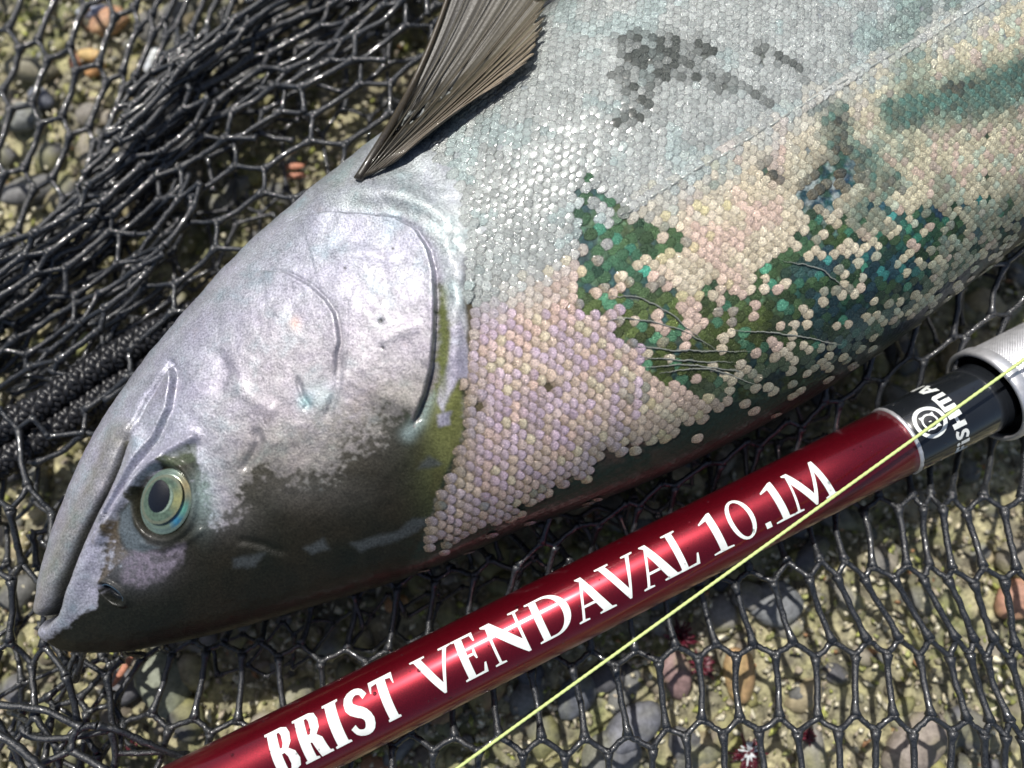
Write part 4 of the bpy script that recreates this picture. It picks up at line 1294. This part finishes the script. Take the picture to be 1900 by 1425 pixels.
# edge of the sheet hugging the back of the salmon up to the right
def back_warp(i, k):
    x = 1190 + 76 * i - 30 * k
    y = 925 - 37 * i - .35 * max(0, i - 3) * i + 112 * k
    return x, y, -70 - 45 * k + 10 * math.sin(i * 1.7)
net_layer(mb, back_warp, -3, 11, -1, 1, 5.6, lambda p: off_fish(p, 45) and p[1] > 380, amp=.12, sag=2, jit=4.0)
def back_warp2(i, k):
    x = 1150 + 62 * i + 22 * k
    y = 950 - 31 * i + 96 * k
    return x, y, -170 - 15 * k
net_layer(mb, back_warp2, -8, 14, -1, 1, 5.0, lambda p: off_fish(p, 60) and not off_fish(p, -75) and p[1] > 420, amp=.14, sag=2, jit=9.0)
def back_warp3(i, k):
    x = 420 + 66 * i - 24 * k
    y = 1190 - 13 * i + 70 * k - .9 * i * i * .25
    return x, y, -190
net_layer(mb, back_warp3, 0, 11, 0, 1, 4.4, lambda p: off_fish(p, 60), amp=.14, sag=2, jit=7.0)
mb.build("mesh_front", M_NET, net)["kind"] = "stuff"

def bunch_f(i):
    return 70 * i if i >= 0 else (34 * i if i > -3 else -102 + 23 * (i + 3))
def fold_warp(z0, du=0.0, dv=0.0, sp=1.0, ang=0.0, zz=30):
    def f(i, k):
        w = bunch_f(i * sp + du)
        kk = k + dv
        ax, ay = 112, -83
        ca, sa = math.cos(ang), math.sin(ang)
        ax, ay = ax * ca - ay * sa, ax * sa + ay * ca
        bend = 10 * math.sin(kk * 1.3 + i * .4)
        x = 513 + .76 * w + kk * ax + bend * .6
        y = 171 + .70 * w + kk * ay + bend
        z = z0 + zz * math.sin(i * .9 + kk * .7)
        return x, y, z
    return f
def upleft(p):
    return off_fish(p, 34) and p[0] < 1080 and p[1] < 900
mb = MB()
fold = lambda p: upleft(p) and p[0] + .95 * p[1] > 430 + 40 * math.sin(p[0] / 60)
net_layer(mb, fold_warp(-120), -1, 8, -6, 5, 6.2, fold, amp=.13, sag=3, jit=2.5)
net_layer(mb, fold_warp(-110, .3, .2), -9, 0, -6, 5, 6.8, fold, amp=.13, sag=2, jit=4)
net_layer(mb, fold_warp(-165, -.2, .55, ang=.06), -10, 1, -6, 5, 6.8, fold, amp=.15, sag=2, jit=5)
net_layer(mb, fold_warp(-140, .6, .4, ang=.03), -11, -1, -6, 5, 6.8, fold, amp=.16, sag=2, jit=6)
def gather(z0, du, dv):
    def f(i, k):
        w = 30 * (i + du) + 6 * math.sin(k * 2 + i)
        kk = k + dv
        return 500 + .76 * w + kk * 108 + 6 * math.sin(kk * 2), 186 + .70 * w - kk * 84, z0 + 26 * math.sin(i * 1.3 + kk)
    return f
low_left = lambda p: fold(p) and p[0] + .25 * p[1] < 460 and p[1] < 760
net_layer(mb, gather(-135, 0, .3), -4, 9, -7, 0, 6.4, low_left, amp=.16, sag=2, jit=6)
net_layer(mb, gather(-185, .4, .8), -4, 10, -7, 0, 6.4, low_left, amp=.16, sag=2, jit=6)
net_layer(mb, fold_warp(-205, .4, .85, ang=-.07), -10, 0, -6, 5, 6.4, fold, amp=.15, sag=2, jit=7)
mb.build("mesh_fold", M_NET, net)["kind"] = "stuff"
mb = MB()
def deep_warp(i, k):
    return 330 + 84 * i + 8 * k, 20 - 18 * i + 128 * k, -250 + 12 * math.sin(i * 2 + k)
net_layer(mb, deep_warp, -2, 7, -1, 6, 5.6, lambda p: upleft(p) and p[0] + p[1] * .9 > 430, amp=.13, sag=1, jit=6)
def deep_warp2(i, k):
    return 20 + 84 * i + 62 * k, 660 + 16 * i - 100 * k, -225
net_layer(mb, deep_warp2, -3, 6, -1, 3, 5.6, lambda p: upleft(p) and p[0] + p[1] * .9 > 560, amp=.13, sag=1, jit=7)
mb.build("mesh_under", M_NET, net)["kind"] = "stuff"

mb = MB()
def wide_warp(i, k):
    # wide open meshes in the top left corner, closing up towards the fold
    w = i if i < 3.2 else 3.2 + (i - 3.2) * .45
    x = 39 + 55 * w - 41 * k; y = 76 + 21 * w + 108 * k
    return x, y, -205 + 8 * math.sin(i + k)
net_layer(mb, wide_warp, -3, 11, -3, 6, 7.0, lambda p: p[0] + .88 * p[1] < 500 and p[0] > -150, amp=.11, sag=3, jit=2.2)
mb.build("mesh_flat", M_NET, net)["kind"] = "stuff"

mb = MB()
def left_warp(i, k):
    return 18 + 72 * i + 16 * k + 8 * math.sin(k * 2 + i), 925 + 12 * i + 145 * k, -95 - 14 * i
net_layer(mb, left_warp, -2, 3, -1, 4, 6.0, lambda p: off_fish(p, 10) and p[0] < 240, amp=.13, sag=2, jit=8)
def left_warp3(i, k):
    return 10 + 84 * i - 30 * k, 860 - 40 * i + 118 * k, -190
net_layer(mb, left_warp3, -3, 5, -1, 6, 5.6, lambda p: off_fish(p, 40) and p[0] < 300 and p[1] > 760, amp=.14, sag=2, jit=10)
# loose strands curling up in the bottom left corner, closest to the lens
def L3(*pts, r=7.5, nd=(1.3, 1.5)):
    strand(mb, [P(*p) for p in pts], r, nodes=nd)
L3((156, 1172, 30), (159, 1196, 12), (153, 1222, -60), (140, 1262, -110), r=4.6)
L3((222, 1168, 40), (226, 1192, 20), (230, 1212, -50), (262, 1215, -110), r=4.6)
L3((286, 1160, 52), (292, 1180, 30), (300, 1200, -60), r=4.4)
L3((-30, 1306, -40), (30, 1311, -40), (85, 1319, -40), (130, 1340, -45), (150, 1350, -50), r=6.2)
L3((150, 1350, -50), (136, 1366, -50), (132, 1392, -50), r=6.6)
L3((132, 1392, -50), (100, 1408, -46), (70, 1420, -40), (52, 1440, -40), r=6)
L3((-30, 1352, -10), (20, 1376, -10), (60, 1410, -12), (80, 1432, -15), r=7)
L3((40, 1348, -90), (55, 1368, -80), (110, 1370, -75), (170, 1362, -75), (205, 1352, -80), r=6)
L3((180, 1346, -60), (220, 1355, -75), (270, 1378, -95), (330, 1402, -125), (380, 1425, -150), r=6.2)
L3((132, 1392, -50), (165, 1410, -50), (200, 1432, -50), r=6.5)
L3((205, 1352, -80), (215, 1396, -90), (208, 1440, -90), r=6.6)
L3((210, 1396, -90), (250, 1398, -100), (300, 1396, -115), (350, 1402, -145), r=5.4)
L3((150, 1350, -50), (165, 1348, -55), (180, 1346, -60), r=6.2)
L3((52, 1366, -80), (50, 1340, -100), (20, 1320, -130), r=5.6)
mb.build("mesh_left", M_NET, net)["kind"] = "stuff"

# ------------------------------------------------------------------ braided cord
def cord(p0, p1, z0, z1, R_, label):
    a = P(p0[0], p0[1], z0); b = P(p1[0], p1[1], z1)
    L = np.linalg.norm(b - a); d = (b - a) / L
    u = np.cross(d, [0, 0, 1]); u /= np.linalg.norm(u); w = np.cross(u, d)
    root = empty("braided_cord", a)
    n = int(L / 3.2)
    t = np.linspace(0, L, n)
    lay = 74.0
    for sgn in (1, -1):
        for q in range(6):
            ph = 2 * math.pi * q / 6
            ang = sgn * 2 * math.pi * t / lay + ph
            weave = 4.5 * np.sin(t * 2 * math.pi / lay * 6 + ph * 2 + (0 if sgn > 0 else math.pi))
            rr = R_ + weave
            wob = 7 * np.sin(t / 75)
            path = a + d * t[:, None] + u * (np.cos(ang) * rr + wob)[:, None] + w * (np.sin(ang) * rr)[:, None]
            v, f = tube(path, 7.2 + .5 * np.sin(t * 1.1), 7)
            mesh_np("yarn", v, f, M_CORD, root)
    v, f = tube(a + d * t[:, None] + u * (7 * np.sin(t / 75))[:, None], R_ * .7, 10)
    mesh_np("core", v, f, M_CORD, root)
    tag(root, label, "cord", "black braided cords beside the jaw")
cord((-60, 828), (400, 560), -125, -150, 23, "upper of two black braided cords running under the salmon jaw")
cord((-60, 890), (380, 632), -140, -170, 23, "lower of two black braided cords, nearer the snout")

# ------------------------------------------------------------------ fishing rod
ZR = -62.0
def cl_y(x): return 947.5 - .5065 * (x - 1405)
A0 = P(60, cl_y(60), ZR); A1 = P(1661, cl_y(1661) + 1, ZR)
AX = (A1 - A0) / np.linalg.norm(A1 - A0)
LR = np.linalg.norm(A1 - A0)
U1 = np.cross([0, 0, 1.0], AX); U1 /= np.linalg.norm(U1)    # across, toward the upper left
U2 = np.cross(AX, U1)                                        # up
rod = empty("fishing_rod", (A0 + A1) / 2 - np.array([0, 0, 70]))
tag(rod, "metallic red fishing rod with white lettering lying beside the salmon", "fishing rod")
def rad_at(s):   # s along the axis measured from A0
    return 70.0 - 3.0 * s / LR
def lathe(name, prof, material, seg=96, parent=None, smooth=True, fn=None):
    vs = []
    for (s, r) in prof:
        a = np.linspace(0, 2 * math.pi, seg, endpoint=False)
        rr = np.full(seg, r, float)
        if fn is not None: rr = rr + fn(s, a)
        vs.append(A0 + AX * s + U1 * np.cos(a)[:, None] * rr[:, None] + U2 * np.sin(a)[:, None] * rr[:, None])
    v = np.vstack(vs); n = len(prof)
    i, j = np.meshgrid(np.arange(n - 1), np.arange(seg), indexing='ij'); j2 = (j + 1) % seg
    f = np.stack([i * seg + j, (i + 1) * seg + j, (i + 1) * seg + j2, i * seg + j2], -1).reshape(-1, 4)
    return mesh_np(name, v, f, material, parent or rod)
lathe("blank", [(s, rad_at(s)) for s in np.linspace(-200, LR - 3, 12)] + [(LR - 1, rad_at(LR) - 2)], M_RED)
rr_ = rad_at(LR)
lathe("trim_ring", [(LR - 3, rr_ - 3), (LR - 3, rr_ + 1.2), (LR - 1, rr_ + 2.6), (LR + 3, rr_ + 2.6), (LR + 5, rr_ + 1.2), (LR + 5, rr_ - 3)], M_SILVER,
      fn=lambda s, a: .5 * np.sin(a * 70 + s))
# black foregrip section
LB = 205
lathe("black_sleeve", [(LR + 4, rr_), (LR + 8, rr_ + 1.5), (LR + LB - 6, rr_ + 3), (LR + LB, rr_ + 1), (LR + LB, 30)], M_BLACK)
HS = LR + 198           # front of the metal hood
RH = 95.0
lathe("hood_ring", [(HS + 40, RH - 11), (HS + 4, RH - 9), (HS, RH - 8), (HS - 1, RH - 6), (HS, RH - 1), (HS + 4, RH + 1), (HS + 22, RH + 1), (HS + 25, RH - 1), (HS + 28, RH - 4)], M_SILVER, 128)
lathe("hood_liner", [(HS + 6, RH - 12.5), (HS + 70, RH - 14), (HS + 72, 60)], M_MATTE, 96)
def knurl(s, a):
    p = 2 * math.pi * 90 / 5.6
    k = round(p)
    u = a * k / 2 + s * 2 * math.pi / 11.2; w = a * k / 2 - s * 2 * math.pi / 11.2
    return 1.5 * (np.abs(np.sin(u)) * np.abs(np.sin(w)))
lathe("knurled_grip", [(s, 90) for s in np.arange(HS + 26, HS + 330, 1.3)], M_SILVER, 900, fn=knurl)
lathe("grip_core", [(HS + 30, 60), (HS + 30, 86), (HS + 328, 86), (HS + 329, 20)], M_MATTE, 64)

# --- lettering
def stroke_poly(pts, wid):
    pts = catmull(pts, 26); w = np.interp(np.linspace(0, 1, 26), np.linspace(0, 1, len(wid)), wid)
    d = np.gradient(pts, axis=0); d /= np.linalg.norm(d, axis=1)[:, None]
    n = np.stack([-d[:, 1], d[:, 0]], -1)
    return [tuple(q) for q in np.vstack([pts + n * w[:, None] / 2, (pts - n * w[:, None] / 2)[::-1]])]
def arc(cx, cy, rx, ry, a0, a1, n=14):
    return [(cx + rx * math.cos(math.radians(a0 + (a1 - a0) * k / n)), cy + ry * math.sin(math.radians(a0 + (a1 - a0) * k / n))) for k in range(n + 1)]
G = {}
G['V'] = [[(0, 1), (.36, 1), (.36, .955), (.27, .945), (.56, .25), (.80, .94), (.70, .955), (.70, 1), (1, 1), (1, .96), (.90, .94), (.53, 0), (.48, 0), (.09, .945), (0, .96)]]
G['E'] = [[(0, 0), (.58, 0), (.63, .24), (.585, .24), (.50, .06), (.28, .05), (.28, .49), (.42, .49), (.45, .40), (.49, .40), (.49, .65), (.45, .65), (.42, .55), (.28, .55), (.28, .945), (.48, .94), (.53, .78), (.57, .78), (.56, 1), (0, 1), (0, .96), (.09, .94), (.09, .06), (0, .04)]]
G['N'] = [[(0, 0), (.28, 0), (.28, .04), (.175, .06), (.175, .74), (.83, -.02), (.90, -.02), (.90, .94), (1, .96), (1, 1), (.72, 1), (.72, .96), (.83, .94), (.83, .32), (.24, 1), (0, 1), (0, .96), (.11, .90), (.11, .06), (0, .04)]]
G['D'] = [[(0, 0), (.40, 0)] + arc(.40, .5, .55, .5, -90, 90, 22)[1:] + [(0, 1), (0, .96), (.10, .94), (.10, .06), (0, .04)],
          [(.28, .055), (.40, .055)] + arc(.40, .5, .37, .445, -90, 90, 22)[1:] + [(.28, .945)]]
G['A'] = [[(0, 0), (.28, 0), (.28, .04), (.17, .06), (.26, .30), (.57, .30), (.66, .06), (.56, .04), (.56, 0), (1, 0), (1, .04), (.90, .06), (.50, 1), (.33, 1), (.33, .97), (.42, .90), (.10, .06), (0, .04)],
          [(.28, .36), (.55, .36), (.42, .72)]]
G['L'] = [[(0, 0), (.62, 0), (.69, .27), (.645, .27), (.54, .06), (.30, .05), (.30, .94), (.40, .96), (.40, 1), (0, 1), (0, .96), (.11, .94), (.11, .06), (0, .04)]]
G['1'] = [[(.02, 0), (.60, 0), (.60, .04), (.42, .06), (.42, 1), (.34, 1), (0, .84), (0, .80), (.22, .84), (.22, .06), (.02, .04)]]
G['0'] = [arc(.4, .5, .4, .52, 0, 346, 26), arc(.4, .5, .26, .45, 0, 346, 26)]
G['.'] = [[(0, 0), (.15, 0), (.15, .15), (0, .15)]]
G['M'] = [[(0, 0), (.28, 0), (.28, .04), (.18, .06), (.27, .70), (.62, -.02), (.67, -.02), (.96, .72), (1.02, .06), (.92, .04), (.92, 0), (1.3, 0), (1.3, .04), (1.2, .06), (1.08, 1), (.99, 1), (.68, .27), (.34, 1), (.18, 1), (.18, .96), (.25, .92), (.11, .06), (0, .04)]]
G['bB'] = [[(0, 0), (.55, 0), (.75, .06), (.83, .22), (.78, .40), (.62, .51), (.74, .62), (.77, .80), (.70, .94), (.52, 1), (0, 1), (0, .95), (.08, .93), (.08, .07), (0, .05)],
           [(.38, .57), (.38, .90), (.45, .90), (.50, .82), (.50, .66), (.45, .57)], [(.38, .09), (.38, .45), (.47, .45), (.53, .35), (.53, .19), (.47, .09)]]
G['bR'] = [[(0, 0), (.46, 0), (.46, .05), (.38, .07), (.38, .40), (.44, .38), (.50, .12), (.52, 0), (.92, 0), (.92, .05), (.84, .07), (.78, .40), (.64, .50), (.78, .62), (.80, .80), (.72, .95), (.55, 1), (0, 1), (0, .95), (.08, .93), (.08, .07), (0, .05)],
           [(.38, .56), (.38, .90), (.46, .90), (.51, .82), (.51, .64), (.46, .56)]]
G['bI'] = [[(0, 0), (.5, 0), (.5, .05), (.42, .07), (.42, .93), (.5, .95), (.5, 1), (0, 1), (0, .95), (.08, .93), (.08, .07), (0, .05)]]
G['bS'] = [stroke_poly([(.64, .76), (.55, .90), (.37, .95), (.19, .86), (.16, .68), (.30, .55), (.48, .44), (.56, .28), (.48, .11), (.32, .05), (.15, .12), (.08, .27)], [.16, .14, .15, .24, .27, .25, .25, .27, .24, .16, .15, .16])]
G['bT'] = [[(.2, 0), (.62, 0), (.62, .05), (.56, .07), (.56, .90), (.72, .88), (.77, .74), (.8, .74), (.8, 1), (0, 1), (0, .74), (.03, .74), (.08, .88), (.26, .90), (.26, .07), (.2, .05)]]
G['F'] = [[(0, 0), (.28, 0), (.28, .38), (.62, .38), (.62, .60), (.28, .60), (.28, .76), (.70, .76), (.70, 1), (0, 1)]]
G['i'] = [[(0, 0), (.26, 0), (.26, .66), (0, .66)], ]
G['idot'] = [arc(.13, .88, .15, .13, 0, 330, 11)]
G['S'] = [stroke_poly([(.66, .80), (.5, .90), (.28, .88), (.18, .70), (.35, .54), (.52, .42), (.50, .18), (.30, .10), (.05, .20)], [.22] * 9)]
G['H'] = [[(0, 0), (.28, 0), (.28, .40), (.55, .40), (.55, 0), (.83, 0), (.83, 1), (.55, 1), (.55, .63), (.28, .63), (.28, 1), (0, 1)]]
G['Ms'] = [[(0, 0), (.24, 0), (.24, .74), (.40, .74), (.40, 0), (.64, 0), (.64, .74), (.80, .74), (.80, 0), (1.04, 0), (1.04, .80), (.94, 1), (0, 1)]]
G['As'] = [[(0, 0), (.27, 0), (.33, .24), (.60, .24), (.66, 0), (.95, 0), (.64, 1), (.30, 1)], [(.38, .42), (.56, .42), (.47, .74)]]
G['Ns'] = [[(0, 0), (.26, 0), (.26, .58), (.60, 0), (.86, 0), (.86, 1), (.60, 1), (.60, .42), (.26, 1), (0, 1)]]

def glyph_tris(loops):
    polys = [[Vector((x, y, 0)) for x, y in l] for l in loops]
    flat = [p for l in polys for p in l]
    tris = tessellate_polygon(polys)
    return [(p.x, p.y) for p in flat], [tuple(t) for t in tris]

def print_on(name, items, mapping, cuts_x, cuts_y, material, parent):
    """items: list of (loops, fx, fy) with fx, fy mapping glyph to sheet coords; sheet coords wrapped on the rod by mapping"""
    bm = bmesh.new()
    for loops, fx, fy in items:
        pts, tris = glyph_tris(loops)
        vs = [bm.verts.new((*((fx(x, y), fy(x, y))), 0)) for x, y in pts]
        for t in tris:
            try: bm.faces.new([vs[q] for q in t])
            except ValueError: pass
    for cx in cuts_x:
        bmesh.ops.bisect_plane(bm, geom=bm.verts[:] + bm.edges[:] + bm.faces[:], plane_co=(cx, 0, 0), plane_no=(1, 0, 0))
    for cy in cuts_y:
        bmesh.ops.bisect_plane(bm, geom=bm.verts[:] + bm.edges[:] + bm.faces[:], plane_co=(0, cy, 0), plane_no=(0, 1, 0))
    for v in bm.verts:
        q = mapping(v.co.x, v.co.y) * S
        v.co = q
    bmesh.ops.recalc_face_normals(bm, faces=bm.faces)
    me = bpy.data.meshes.new(name); bm.to_mesh(me); bm.free()
    # face outward
    me.materials.append(material)
    o = bpy.data.objects.new(name, me)
    return link(o, parent)

def s_of(px, py, rise):
    """axis station of a photo point on the rod"""
    p = P(px, py, ZR + rise)
    return float((p - A0).dot(AX))
# angle on the rod that faces the lens
pm = A0 + AX * s_of(1000, 1150, 50)
vv = CAM - pm; vv -= AX * vv.dot(AX)
PHI0 = math.atan2(vv.dot(U2), vv.dot(U1))
def wrap(s, h):      # h: arc offset from the facing line, + toward the upper left
    r = (rad_at(min(s, LR)) if s < LR else rr_ + 2.2) + .7
    a = PHI0 - h / r
    return A0 + AX * s + U1 * math.cos(a) * r + U2 * math.sin(a) * r
SGN = 1.0 if wrap(500, 10).dot(U1) > wrap(500, -10).dot(U1) else -1.0
_w0 = wrap
def wrap(s, h): return _w0(s, h * SGN)
# letter: (glyph, t0, t1) where t runs along the rod in photo points from (500,1400)
def t2s(t):
    px = 500 + t * .8921; py = 1400 - t * .4518
    return s_of(px, py, 52)
CAPH = 75.0
words1 = [('bB', 5, 58), ('bR', 62, 119), ('bI', 124, 156), ('bS', 164, 213), ('bT', 220, 268)]
words2 = [('V', 306, 390), ('E', 391, 440), ('N', 452, 532), ('D', 544, 620), ('A', 624, 700), ('V', 690, 768), ('A', 757, 834), ('L', 828, 876), ('1', 900, 942), ('0', 950, 998), ('.', 1009, 1020), ('1', 1028, 1070), ('M', 1066, 1158)]
def line_items(words):
    out = []
    for g, a, b in words:
        s0_, s1_ = t2s(a), t2s(b)
        xs = [x for l in G[g] for x, y in l]; x0, x1 = min(xs), max(xs)
        fx = lambda x, y, s0_=s0_, s1_=s1_, x0=x0, x1=x1: s0_ + (x - x0) / (x1 - x0) * (s1_ - s0_)
        h = CAPH * (1.0 if a > 300 else 1.04)
        fy = lambda x, y, h=h: (y - .5) * h
        out.append((G[g], fx, fy))
    return out
print_on("lettering", line_items(words1), wrap, [], np.arange(-42, 42, 4.0), M_WHITE, rod)["label"] = "bold white BRIST lettering"
print_on("lettering", line_items(words2), wrap, [], np.arange(-42, 42, 4.0), M_WHITE, rod)["label"] = "white serif VENDAVAL 10.1M lettering"
# maker's name running round the sleeve, and its ring emblem
s_txt = s_of(1752, 757, 52)
word3 = [('F', 0, 16), ('i', 19, 26), ('idot', 19, 26), ('S', 29, 48), ('H', 51, 77), ('Ms', 81, 113), ('As', 118, 146), ('Ns', 150, 176)]
items = []
for g, a, b in word3:
    xs = [x for l in G[g] for x, y in l]; x0, x1 = min(xs), max(xs)
    H3 = 27
    fx = lambda x, y: s_txt + (0.5 - y) * H3
    fy = lambda x, y, a=a, b=b, x0=x0, x1=x1: -92 + 1.2 * (a + (x - x0) / (x1 - x0) * (b - a))
    items.append((G[g], fx, fy))
print_on("lettering", items, wrap, [], np.arange(-96, 130, 4.0), M_WHITE, rod)["label"] = "white maker's lettering round the black sleeve"
s_lg = s_of(1722, 778, 52) - 8
ring_o = arc(0, 0, 31, 31, 0, 352, 44); ring_i = arc(0, 0, 23.5, 23.5, 0, 352, 44)
star_o = []
for q in range(48):
    a = 2 * math.pi * q / 48
    r = 15.5 + 5.5 * max(0, math.cos(4 * (a - math.pi / 4))) ** 6
    star_o.append((r * math.cos(a), r * math.sin(a)))
star_i = arc(0, 0, 12, 12, 0, 350, 36)
idf = (lambda x, y: s_lg + x, lambda x, y: y + 3)
print_on("emblem", [([ring_o, ring_i], *idf), ([star_o, star_i], *idf), ([[(-2.5, 0), (2.5, -1), (2.5, 1), (-2.5, 2)]], *idf)], wrap, [], np.arange(-40, 40, 4.0), M_WHITE, rod)["label"] = "white ring emblem on the black sleeve"

m_, nt_, b_ = mat("clear_water")
b_.inputs['Transmission Weight'].default_value = 1.0
b_.inputs['IOR'].default_value = 1.33
b_.inputs['Roughness'].default_value = 0.02
mb = MB()
for q in range(150):
    s_ = rng.uniform(150, LR + 150); h_ = rng.normal(0, 42)
    c = wrap(s_, h_)
    r = rng.uniform(.8, 2.0) if q > 14 else rng.uniform(2.2, 4.0)
    v, f = ICO2 if r > 2 else ICO1
    mb.add(v * r * np.array([1, 1, .8]) + c, f)
mb.build("water_drop", m_, rod)["kind"] = "stuff"

# ------------------------------------------------------------------ fishing line
la_, lb_ = P(700, 1533, -55), P(2000, 595, 78)
mid_l = [la_ * (1 - t) + lb_ * t + np.array([0, 0, -3 * math.sin(math.pi * t)]) for t in np.linspace(0, 1, 9)]
path = catmull(mid_l, 500)
tt = np.arange(500)
v, f = tube(path, 2.9 + .25 * np.sin(tt * 1.6), 10)
o = mesh_np("fishing_line", v, f, M_LINE)
tag(o, "taut lime green fishing line crossing over the rod", "fishing line")
